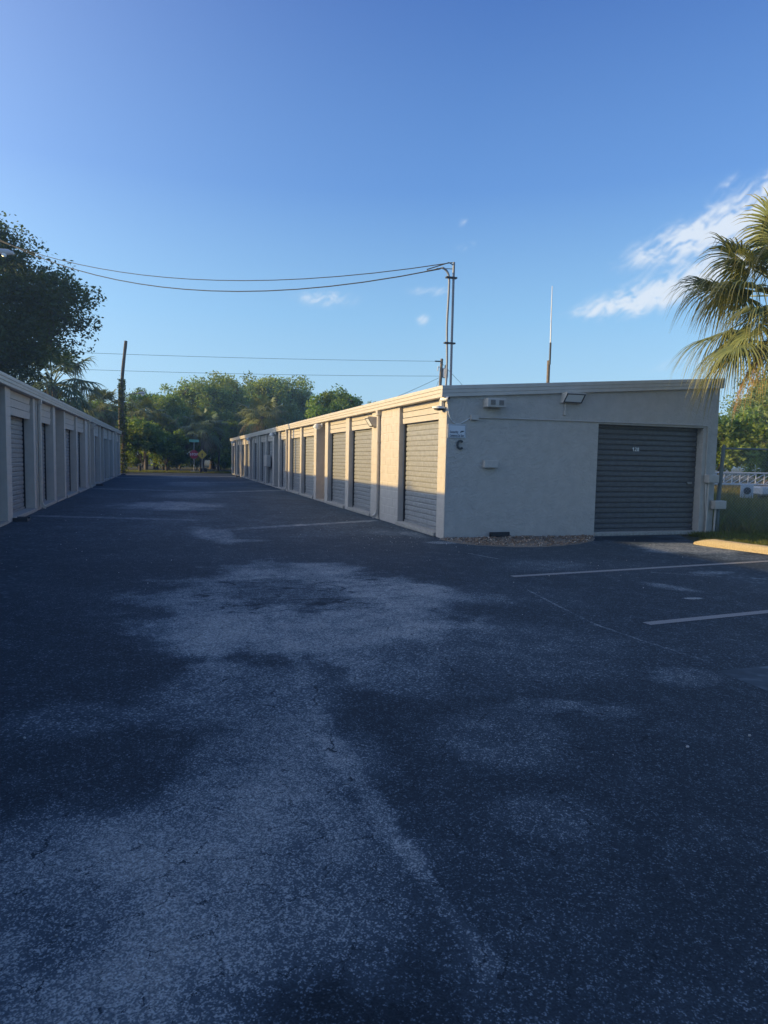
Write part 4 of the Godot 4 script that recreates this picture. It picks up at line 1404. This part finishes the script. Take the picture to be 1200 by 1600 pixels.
		b.tube([Vector3(t.x * 0.78, t.y, t.z * 0.78), Vector3(t.x * 0.86, t.y + 0.01, t.z * 0.86), Vector3(t.x, t.y, t.z), Vector3(t.x * 1.06, t.y - 0.02, t.z)], [0.05, 0.11, 0.13, 0.06], 10)
		put(b, "lamp_head", M.white_old, s)
		b = MB.new()
		b.tube([Vector3(t.x * 0.96, t.y - 0.08, t.z * 0.96), Vector3(t.x * 0.96, t.y - 0.18, t.z * 0.96), Vector3(t.x * 0.96, t.y - 0.22, t.z * 0.96)], [0.11, 0.1, 0.04], 10)
		put(b, "refractor", M.lens, s)

# ---------------------------------------------------------------- street at the far end
func make_far_end() -> void:
	var o := base("street_sign", Vector3(2.24, 0, -62.5), "stop sign under a green street name sign at the lane's far end", "sign")
	var b := MB.new()
	b.tube([Vector3(0, 0, 0), Vector3(0, 2.95, 0)], [0.035], 8)
	put(b, "post", M.steel, o)
	b = MB.new()
	var oc := PackedVector2Array()
	for k in 8:
		oc.append(Vector2(cos((k + 0.5) * TAU / 8), sin((k + 0.5) * TAU / 8)) * 0.4)
	b.extrude(oc, func(p: Vector2, w: float) -> Vector3: return Vector3(p.x, 1.62 + p.y, w), 0.04, 0.05)
	var st := put(b, "stop_sign", M.red, o)
	text(st, "STOP", 0.22, Vector3(0, 1.62, 0.053), Basis.IDENTITY, M.white, 0.003, "lettering", true)
	b = MB.new()
	b.obox(Transform3D(Basis.IDENTITY, Vector3(0, 2.82, 0.04)), Vector3(0.85, 0.24, 0.02), 0.004)
	put(b, "name_plate", mat(lin(0.16, 0.42, 0.32), 0.5), o)
	o = base("warning_sign", Vector3(2.93, 0, -62.3), "yellow diamond warning sign at the lane's far end", "sign")
	b = MB.new()
	b.tube([Vector3(0, 0, 0), Vector3(0, 2.1, 0)], [0.04], 8)
	put(b, "post", M.steel, o)
	b = MB.new()
	b.extrude(PackedVector2Array([Vector2(0, -0.42), Vector2(0.42, 0), Vector2(0, 0.42), Vector2(-0.42, 0)]), func(p: Vector2, w: float) -> Vector3: return Vector3(p.x, 1.62 + p.y * 1.05, w), 0.045, 0.055)
	put(b, "panel", M.yellow, o)
	b = MB.new()
	b.extrude(PackedVector2Array([Vector2(-0.03, -0.2), Vector2(0.03, -0.2), Vector2(0.03, 0.02), Vector2(0.09, 0.02), Vector2(0, 0.14), Vector2(-0.09, 0.02), Vector2(-0.03, 0.02)]), func(p: Vector2, w: float) -> Vector3: return Vector3(p.x, 1.6 + p.y, w), 0.056, 0.059)
	put(b, "symbol", M.ink, o)
	for q in [[2.75, "black bin beside the palm foot at the lane's far end"], [3.18, "second black bin right by the lettered building's far end"]]:
		o = base("bin", Vector3(q[0], 0, -61.2), q[1], "bin")
		b = MB.new()
		b.tube([Vector3(0, 0, 0), Vector3(0, 0.02, 0), Vector3(0, 0.36, 0)], [0.12, 0.13, 0.15], 12)
		put(b, "body", M.black, o)
		b = MB.new()
		b.tube([Vector3(0, 0.36, 0), Vector3(0, 0.40, 0), Vector3(0, 0.43, 0)], [0.16, 0.15, 0.05], 12)
		put(b, "lid", M.black, o)
	b = MB.new()
	b.obox(Transform3D(Basis.IDENTITY, Vector3(2.35, 0.08, -62.2)), Vector3(0.9, 0.16, 0.18), 0.03)
	tag(put(b, "wheel_stop", M.concrete), "short pale concrete wheel stop left of the black bins", "wheel stop")
	# dead palm stem with ivy
	o = base("dead_palm", Vector3(-3.5, 0, -58.0), "tall dead palm trunk wrapped in ivy beyond the shaded building", "palm")
	b = MB.new()
	var pts := []
	var rad := []
	for k in 20:
		var t := k / 19.0
		pts.append(Vector3(0.02 + 0.16 * sin(t * 7.0) * 0.6 + 0.30 * t * t, 10.5 * t, 0))
		rad.append(0.17 - 0.05 * t + rng.randf_range(-0.012, 0.012))
	b.tube(pts, rad, 9)
	put(b, "trunk", M.palm_bark, o)
	b = MB.new()
	b.colored = true
	for k in 2600:
		var t := pow(rng.randf(), 1.1) * 0.74
		var a := rng.randf() * TAU
		var rr := 0.2 + absf(rng.randfn()) * 0.10 * (1.2 - t)
		var p: Vector3 = pts[int(t * 19)] + Vector3(cos(a) * rr, rng.randf_range(-0.3, 0.3), sin(a) * rr)
		var u := Vector3(rng.randfn(), rng.randfn(), rng.randfn()).normalized()
		var w := u.cross(Vector3(rng.randfn(), rng.randfn(), rng.randfn())).normalized()
		var s := rng.randf_range(0.04, 0.09)
		var q := rng.randf_range(0.7, 1.3)
		b.leaf(p, u * s, w * s * 0.7, Color(0.13 * q, 0.16 * q, 0.035 * q))
	put(b, "ivy", M.leaf, o)

func make_trees() -> void:
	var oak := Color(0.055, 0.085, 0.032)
	var mid := Color(0.165, 0.255, 0.08)
	var pale := Color(0.20, 0.28, 0.12)
	var shrub := Color(0.195, 0.27, 0.065)
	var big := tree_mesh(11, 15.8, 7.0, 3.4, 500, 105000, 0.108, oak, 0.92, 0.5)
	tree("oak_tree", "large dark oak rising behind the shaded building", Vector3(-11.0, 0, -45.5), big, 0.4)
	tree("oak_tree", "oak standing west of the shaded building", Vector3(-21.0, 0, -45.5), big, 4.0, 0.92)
	var ta := tree_mesh(21, 10.5, 4.6, 1.2, 170, 26000, 0.13, mid, 1.1, 0.25, 0.1)
	var tb := tree_mesh(22, 11.0, 5.0, 1.5, 170, 26000, 0.13, pale, 1.1, 0.28, 0.15)
	var tc := tree_mesh(23, 8.0, 3.2, 1.0, 110, 17000, 0.12, Color(0.16, 0.25, 0.07), 1.1, 0.2)
	var gname := "trees beyond the far end of the lane"
	var list := [
		[tb, Vector3(4.9, 0, -80), 0.2, 1.06, "pale green broad tree above the stop sign"],
		[tb, Vector3(12.8, 0, -84), 1.7, 1.15, "tallest grey green tree behind the yellowish palm"],
		[tc, Vector3(15.0, 0, -61), 0.9, 1.05, "fresh green tree showing over the lettered building's roof"],
		[ta, Vector3(-8.5, 0, -74), 0.5, 0.74, "green tree left of the ivy covered trunk"],
		[ta, Vector3(-1.2, 0, -75), 2.5, 0.88, "dark green tree behind the arm of the street lamp"],
		[ta, Vector3(1.6, 0, -88), 3.6, 0.9, "tree filling the gap behind the pale broad tree"],
		[tb, Vector3(8.6, 0, -92), 4.4, 1.12, "grey green tree between the pale tree and the tallest one"],
		[tb, Vector3(19.0, 0, -86), 5.4, 0.9, "grey green tree behind the fresh green one"],
		[ta, Vector3(25.0, 0, -80), 1.2, 0.85, "tree right of the fresh green one over the roof"],
	]
	for q in list:
		tree("street_tree", q[4], q[1], q[0], q[2], q[3], gname)
	var under := bush_mesh(31, 2.0, 4.0, 9000, 0.10, shrub)
	var golden := bush_mesh(32, 1.7, 3.4, 8000, 0.10, shrub)
	var bg := "thicket at the far end of the lane"
	var bl := [
		[golden, Vector3(-2.3, 0, -62.0), 0.0, 1.35, "yellow green bush at the foot of the ivy covered trunk"],
		[golden, Vector3(-0.1, 0, -63.6), 1.2, 1.1, "yellow green bush left of the stop sign"],
		[under, Vector3(-5.0, 0, -71.0), 2.0, 1.1, "deep green bush at the far corner of the shaded building"],
		[under, Vector3(-0.4, 0, -66.5), 0.7, 1.25, "deep green bush behind the yellow green bushes"],
		[under, Vector3(1.3, 0, -77.5), 3.0, 0.9, "deep green bush across the street behind the stop sign"],
		[under, Vector3(5.6, 0, -76.5), 4.0, 1.05, "deep green bush across the street behind the slim trunk"],
		[under, Vector3(9.5, 0, -77.0), 5.0, 1.2, "deep green bush under the yellowish palm"],
		[golden, Vector3(3.6, 0, -79.0), 3.3, 0.8, "yellow green bush across the street between the two trunks"],
		[under, Vector3(-7.5, 0, -76.0), 1.4, 1.2, "deep green bush behind the shaded building's far end"],
		[golden, Vector3(7.2, 0, -74.0), 1.1, 0.55, "small yellow green bush by the far end of the lettered building"],
	]
	bl.append([under, Vector3(-2.6, 0, -69.0), 5.2, 0.8, "deep green bush under the dark green tree by the street lamp"])
	bl.append([under, Vector3(3.0, 0, -75.5), 0.2, 0.75, "deep green bush across the street behind the black bins"])
	bl.append([under, Vector3(7.4, 0, -79.0), 1.9, 1.0, "deep green bush between the slim trunk and the yellowish palm"])
	bl.append([under, Vector3(0.9, 0, -70.0), 4.4, 0.62, "low deep green bush on the verge left of the stop sign"])
	bl.append([under, Vector3(5.4, 0, -68.5), 3.7, 0.5, "low deep green bush on the verge right of the slim trunk"])
	for q in bl:
		bush(q[4], q[1], q[0], q[2], q[3], bg)
	# far screen of trees, one mass
	var far := tree_mesh(41, 8.5, 5.5, 0.3, 150, 17000, 0.17, mid, 1.3, 0.25)
	var spots := []
	for k in 26:
		var x := -70.0 + 6.0 * k + rng.randf_range(-1.5, 1.5)
		spots.append(Transform3D(Basis(Vector3.UP, rng.randf() * TAU).scaled(Vector3.ONE * rng.randf_range(0.8, 1.12)), Vector3(x, 0, -104.0 + rng.randf_range(-4, 4))))
	for k in 16:
		var a := deg_to_rad(40.0 + k * 4.5)
		spots.append(Transform3D(Basis(Vector3.UP, rng.randf() * TAU).scaled(Vector3.ONE * rng.randf_range(0.7, 1.0)), Vector3(sin(a) * 75.0, 0, -cos(a) * 75.0)))
	scatter("far_wood", "far wood closing the view behind the street trees", "wood", far[1], M.leaf, spots)
	# palms
	var pa := palm_mesh(51, 3.9, 1.25, Color(0.10, 0.145, 0.065), 34, 22)
	var pb := palm_mesh(52, 5.2, 1.35, Color(0.15, 0.18, 0.06), 32, 22)
	var pg := "cabbage palms in the background"
	palm("cabbage palm with a brown skirt behind the yellow diamond sign", Vector3(3.05, 0, -64.3), pa, 0.0, 1.0, pg)
	palm("yellowish cabbage palm over the far end of the lettered building", Vector3(9.0, 0, -66.5), pb, 1.0, 1.05, pg)
	palm("cabbage palm in front of the street lamp trees", Vector3(-1.9, 0, -66.0), pb, 2.0, 0.95, pg)
	palm("cabbage palm with yellow tips in the thicket", Vector3(0.1, 0, -66.5), pb, 3.1, 0.72, pg)
	palm("dark cabbage palm showing over the shaded building's roof", Vector3(-8.6, 0, -58.0), pa, 4.1, 1.7, pg)
	palm("cabbage palm beyond the shaded building's far end", Vector3(-6.2, 0, -70.0), pb, 5.0, 1.1, pg)
	palm("cabbage palm standing alone west of the shaded building", Vector3(-30.0, 0, -24.2), palm_mesh(53, 8.9, 1.0, Color(0.10, 0.115, 0.045), 26, 22), 0.6, 1.0, pg)
	# slim trunk by the street
	var slim := tree_mesh(61, 5.5, 1.7, 2.6, 40, 4500, 0.09, mid, 1.0, 0.1)
	tree("street_tree", "slim bare trunked tree beside the yellow diamond sign", Vector3(4.6, 0, -66.0), slim, 0.3, 1.0, gname)
	# right of the lettered building
	var og := "trees beyond the wire fence"
	var ob := tree_mesh(71, 9.0, 6.0, 2.2, 170, 24000, 0.11, pale, 1.0, 0.4, 0.25, 1.3)
	tree("oak_tree", "grey green oak with crooked limbs beyond the wire fence", Vector3(36.2, 0, -28.3), ob, 0.8, 1.0, og)
	tree("oak_tree", "grey green oak behind the crooked one beyond the fence", Vector3(46.0, 0, -42.0), ob, 2.9, 0.95, og)
	bush("bright yellow green bush beyond the white trailer", Vector3(26.6, 0, -27.4), golden, 0.5, 1.25, "bushes beyond the wire fence")
	bush("bright bush right of the yellow green one beyond the trailer", Vector3(30.5, 0, -26.5), golden, 2.2, 0.9, "bushes beyond the wire fence")
	bush("deep green bush between the crooked oak and the trailer", Vector3(33.5, 0, -30.0), under, 2.2, 0.8, "bushes beyond the wire fence")
	bush("deep green bush showing past the corner of the lettered building", Vector3(27.0, 0, -32.5), under, 3.1, 0.9, "bushes beyond the wire fence")

# the palm whose fans hang into the picture over the kerb
func make_near_palm() -> void:
	var g := RandomNumberGenerator.new()
	g.seed = 91
	var o := base("cabbage_palm", Vector3(11.15, 0, -9.85), "cabbage palm with sunlit drooping fans behind the rounded kerb", "palm")
	var tr := MB.new()
	var pts := []
	var rad := []
	for k in 18:
		var t := k / 17.0
		pts.append(Vector3(0.04 * sin(t * 4.0), -0.1 + 4.7 * t, 0.03 * t))
		rad.append(0.17 + (0.07 if k == 0 else 0.0) + (0.06 if t > 0.7 else 0.0) + g.randf_range(-0.012, 0.02))
	tr.tube(pts, rad, 12)
	var tn := put(tr, "trunk", M.palm_bark, o)
	for k in 26:
		var a := k * 2.4
		var y := 3.0 + k * 0.062
		var bt := MB.new()
		var d := Vector3(cos(a), 0, sin(a))
		bt.tube([d * 0.19 + Vector3(0, y, 0), d * 0.27 + Vector3(0, y + 0.16, 0), d * 0.38 + Vector3(0, y + 0.30, 0)], [0.05, 0.04, 0.025], 5)
		put(bt, "boot", M.palm_bark, tn)
	var heart := Vector3(0.0, 4.62, 0.03)
	var green := Color(0.17, 0.205, 0.08)
	var brown := Color(0.26, 0.18, 0.085)
	# hastula, where the blade points, radius, colour, droop
	var set_ := [
		[Vector3(-1.12, 4.72, 0.16), Vector3(-1.0, 0.12, 0.15), 1.22, green, 0.45], [Vector3(-1.45, 3.78, 0.30), Vector3(-0.85, -0.42, 0.2), 1.0, green, 0.55], [Vector3(-1.02, 5.30, -0.15), Vector3(-0.85, 0.55, -0.1), 1.15, green, 0.4],
		[Vector3(-0.55, 5.85, 0.05), Vector3(-0.45, 0.9, 0.1), 1.1, green, 0.3], [Vector3(-0.75, 4.35, 0.75), Vector3(-0.6, 0.0, 0.7), 1.05, green, 0.5], [Vector3(-0.95, 4.15, -0.55), Vector3(-0.7, -0.3, -0.5), 1.05, green, 0.55],
		[Vector3(-0.5, 4.05, 0.35), Vector3(-0.45, -0.8, 0.2), 0.85, brown, 0.5], [Vector3(-0.45, 3.75, -0.25), Vector3(-0.35, -0.9, -0.15), 0.8, brown, 0.5], [Vector3(-0.25, 3.7, 0.5), Vector3(-0.1, -0.95, 0.35), 0.8, brown, 0.5],
	]
	for q in [[Vector3(-1.2, 4.45, 0.5), Vector3(-0.9, -0.1, 0.4), 1.15], [Vector3(-1.25, 4.95, -0.35), Vector3(-0.9, 0.3, -0.3), 1.2], [Vector3(-0.9, 3.95, 0.6), Vector3(-0.6, -0.45, 0.45), 1.0], [Vector3(-0.8, 5.6, 0.35), Vector3(-0.6, 0.75, 0.3), 1.1]]:
		set_.append([q[0] - Vector3(0, 0.12, 0), q[1], q[2], green, 0.5])
	for k in 19:
		var a := -1.9 + k * 2.39996 * 0.37
		var el := 1.2 - 0.1 * k
		var d := Vector3(cos(a * 0.75) * cos(el), sin(el), sin(a * 0.75) * cos(el))
		set_.append([heart + d * 1.15, (d + Vector3(0, -0.3, 0)), g.randf_range(0.95, 1.15), green, 0.5])
	for q in set_:
		var b := MB.new()
		b.colored = true
		frond(b, heart, q[0], q[1], q[2], g, q[3], 58, q[4] * 1.35, 0.016, 2.1)
		put(b, "frond", M.frond, o)

# ---------------------------------------------------------------- litter, fence, weeds, trailer
func make_bed() -> void:
	# bare bed along the end wall, with dry leaves
	var nb := noise(1.6, 81, FastNoiseLite.TYPE_SIMPLEX_SMOOTH, 3)
	var edge := func(x: float) -> float:
		var t := (x - 5.12) / (8.62 - 5.12)
		return -12.27 + 1.42 * pow(maxf(0.0, sin(PI * pow(clampf(t, 0, 1), 0.75))), 0.55) * (1.0 if t < 0.8 else 1.0) + nb.get_noise_2d(x * 2.0, 3.0) * 0.05
	var b := MB.new()
	var nx := 60
	var nzr := 12
	var grid := []
	for i in nx + 1:
		var x := 5.12 + 3.5 * i / nx
		var row := []
		for j in nzr + 1:
			var f := float(j) / nzr
			var z: float = lerpf(-12.262, edge.call(x), f)
			var y := 0.005 + 0.035 * sin(PI * clampf(1.0 - f, 0, 1) * 0.5) * (0.6 + 0.8 * nb.get_noise_2d(x * 1.3, z * 1.3)) * minf(1.0, (float(edge.call(x)) + 12.27) * 2.0)
			if j == nzr:
				y = 0.001
			row.append(Vector3(x, maxf(0.001, y), z))
		grid.append(row)
	for i in nx:
		for j in nzr:
			b.face([grid[i][j], grid[i + 1][j], grid[i + 1][j + 1], grid[i][j + 1]], Vector3.UP)
	tag(put(b, "planting_bed", M.soil), "bare sandy bed along the foot of the end wall", "bed", "", "structure")
	var l := MB.new()
	l.colored = true
	for k in 4300:
		var x := 5.15 + 3.42 * rng.randf()
		var f := rng.randf()
		if nb.get_noise_2d(x * 0.9, f * 2.0) + rng.randf() * 0.4 < 0.06:
			continue
		var z: float = lerpf(-12.24, edge.call(x), f * 0.96)
		var i := clampi(int((x - 5.12) / 3.5 * nx), 0, nx)
		var y: float = grid[i][clampi(int(f * nzr), 0, nzr)].y
		var u := Vector3(rng.randfn(), rng.randfn() * 0.35, rng.randfn()).normalized() * rng.randf_range(0.012, 0.032)
		var w := u.cross(Vector3(rng.randfn() * 0.5, 1, rng.randfn() * 0.5)).normalized() * rng.randf_range(0.006, 0.014)
		var t := rng.randf_range(0.5, 1.6)
		var c := Color(0.24 * t, 0.155 * t, 0.095 * t) if rng.randf() < 0.72 else Color(0.42 * t, 0.36 * t, 0.28 * t)
		l.leaf(Vector3(x, y + rng.randf_range(0.004, 0.022), z), u, w, c)
	tag(put(l, "leaf_litter", M.litter), "dry brown leaf litter along the foot of the end wall", "litter", "", "stuff")
	# loose chips of stone on the asphalt
	var s := MB.new()
	s.colored = true
	for k in 260:
		var x := rng.randf_range(-3.0, 9.5)
		var z := rng.randf_range(-19.0, -1.5)
		if k < 90:
			x = 4.2 + rng.randfn() * 0.7
			z = -12.6 + rng.randfn() * 1.4
			if x > 5.15 and z < -12.2:
				continue
		if x > 5.1 and z < -12.1 or x < -3.2:
			continue
		var r := rng.randf_range(0.004, 0.011)
		var t := rng.randf_range(0.25, 0.55)
		s.tint = Color(t, t * 0.97, t * 0.9)
		s.obox(Transform3D(Basis(Vector3(rng.randfn(), rng.randfn(), rng.randfn()).normalized(), rng.randf() * TAU), Vector3(x, r * 0.5, z)), Vector3(r * 1.6, r, r * 1.2), r * 0.3)
	tag(put(s, "gravel", M.litter), "loose pale stone chips scattered on the asphalt", "gravel", "", "stuff")

func make_right_side() -> void:
	# chain link fence from the building corner
	var o := base("wire_fence", Vector3(12.15, 0, -12.35), "chain link fence with grey posts at the building corner", "fence")
	var posts := [Vector3(0, 0, 0), Vector3(3.2, 0, 0.5), Vector3(6.4, 0, 1.0), Vector3(9.6, 0, 1.5)]
	for p in posts:
		var b := MB.new()
		b.tube([p + Vector3(-0.10 if p == posts[0] else 0.0, -0.1, 0.05), p + Vector3(-0.07 if p == posts[0] else 0.0, 0.6, 0.0), p + Vector3(0, 2.0, 0), p + Vector3(0, 2.05, 0)], [0.048, 0.045, 0.04, 0.015], 10)
		put(b, "post", M.fence, o)
	for k in 3:
		var b := MB.new()
		b.tube([posts[k] + Vector3(0.04, 1.96, 0), posts[k + 1] + Vector3(-0.04, 1.96, 0)], [0.022], 8)
		put(b, "rail", M.fence, o)
		b = MB.new()
		var d: Vector3 = posts[k + 1] - posts[k]
		var n := int(d.length() / 0.075)
		var hh := 1.85
		for i in range(-int(hh / 0.075), n):
			for s in [0, 1]:
				var t0 := i * 0.075
				var t1 := t0 + hh
				var y0 := 0.08
				var y1 := 0.08 + hh
				if t0 < 0:
					y0 += -t0
					t0 = 0.0
				if t1 > d.length():
					y1 -= t1 - d.length()
					t1 = d.length()
				if t1 <= t0:
					continue
				var a := d.normalized() * t0
				var e := d.normalized() * t1
				if s == 1:
					a = d - a
					e = d - e
				b.tube([posts[k] + a + Vector3(0, y0, 0.004 * s), posts[k] + e + Vector3(0, y1, 0.004 * s)], [0.0018], 3, false)
		var wm := put(b, "wire_mesh", M.steel, o)
		wm.set_meta("kind", "stuff")
	# white lattice trailer in the field
	var tr := base("trailer", Vector3(20.0, 0, -21.0), "white lattice trailer standing in the field beyond the fence", "trailer", "", -0.31)
	var b := MB.new()
	for y in [1.30, 0.86]:
		for z in [-0.3, 0.3]:
			b.obox(Transform3D(Basis.IDENTITY, Vector3(2.6, y, z)), Vector3(5.4, 0.055, 0.055), 0.008)
	put(b, "frame", M.white_old, tr)
	for k in 9:
		b = MB.new()
		var x := 0.15 + k * 0.62
		for z in [-0.3, 0.3]:
			b.obox(Transform3D(Basis.IDENTITY, Vector3(x, 1.08, z)), Vector3(0.04, 0.40, 0.04), 0.006)
			if k < 8:
				b.tube([Vector3(x, 0.88, z), Vector3(x + 0.62, 1.28, z)], [0.016], 6)
		put(b, "strut", M.white_old, tr)
	b = MB.new()
	b.obox(Transform3D(Basis.IDENTITY, Vector3(1.35, 0.60, 0.34)), Vector3(0.5, 0.52, 0.03), 0.01)
	var pl := put(b, "plate", M.white_old, tr)
	b = MB.new()
	b.tube([Vector3(1.35, 0.62, 0.355), Vector3(1.35, 0.62, 0.40)], [0.14, 0.13], 18)
	put(b, "hub", M.letter, pl)
	b = MB.new()
	b.obox(Transform3D(Basis.IDENTITY, Vector3(3.6, 0.62, 0.0)), Vector3(3.4, 0.34, 0.7), 0.06)
	put(b, "deck", M.white_old, tr)
	for x in [2.6, 3.4]:
		for z in [-0.5, 0.5]:
			b = MB.new()
			b.tube([Vector3(x, 0.32, z - 0.1), Vector3(x, 0.32, z - 0.09), Vector3(x, 0.32, z + 0.09), Vector3(x, 0.32, z + 0.1)], [0.26, 0.32, 0.32, 0.26], 18)
			put(b, "wheel", M.black, tr)
	b = MB.new()
	b.tube([Vector3(0.1, 0.9, 0), Vector3(-0.9, 0.55, 0)], [0.04], 8)
	put(b, "drawbar", M.white_old, tr)
	# weeds
	var g1 := grass_clump(5, 0.55, 12, Color(0.19, 0.19, 0.10))
	var g2 := grass_clump(6, 0.14, 26, Color(0.15, 0.175, 0.055))
	var g3 := grass_clump(7, 0.75, 20, Color(0.17, 0.18, 0.075))
	var s1 := []
	var s2 := []
	var s3 := []
	for k in 1500:
		var x := rng.randf_range(12.0, 20.0)
		var z := rng.randf_range(-15.5, -11.7)
		s1.append(Transform3D(Basis(Vector3.UP, rng.randf() * TAU).scaled(Vector3.ONE * (0.35 + 1.1 * pow(rng.randf(), 2.0))), Vector3(x, -0.02, z)))
	for k in 5200:
		var x := rng.randf_range(14.0, 40.0)
		var z := rng.randf_range(-30.0, -15.0)
		s3.append(Transform3D(Basis(Vector3.UP, rng.randf() * TAU).scaled(Vector3(1.3, rng.randf_range(0.45, 1.0), 1.3)), Vector3(x, -0.02, z)))
	for k in 9000:
		var z := rng.randf_range(-12.2, -3.0)
		var x := kerb_x(maxf(z, -10.7)) + 0.16 + pow(rng.randf(), 1.4) * 6.0
		if z < -10.9:
			x = rng.randf_range(11.0 + (z + 10.9) * -0.1, 16.0)
		s2.append(Transform3D(Basis(Vector3.UP, rng.randf() * TAU).scaled(Vector3.ONE * rng.randf_range(0.4, 1.2)), Vector3(x, -0.02, z)))
	for k in 5000:
		var x := rng.randf_range(-9.0, 9.0)
		var z := rng.randf_range(-66.0, -60.4)
		s2.append(Transform3D(Basis(Vector3.UP, rng.randf() * TAU).scaled(Vector3.ONE * rng.randf_range(0.6, 1.5)), Vector3(x, -0.02, z)))
	scatter("weeds", "tall dark weeds along the wire fence", "weeds", g1, M.leaf, s1)
	scatter("grass", "short grass behind the kerb and along the street", "grass", g2, M.leaf, s2)
	scatter("field_grass", "tall pale field grass around the white trailer", "grass", g3, M.leaf, s3)

func _ready() -> void:
	rng.seed = 7
	make_camera_and_light()
	make_materials()
	make_ground()
	make_buildings()
	make_wall_things()
	make_poles()
	make_far_end()
	make_trees()
	make_near_palm()
	make_bed()
	make_right_side()
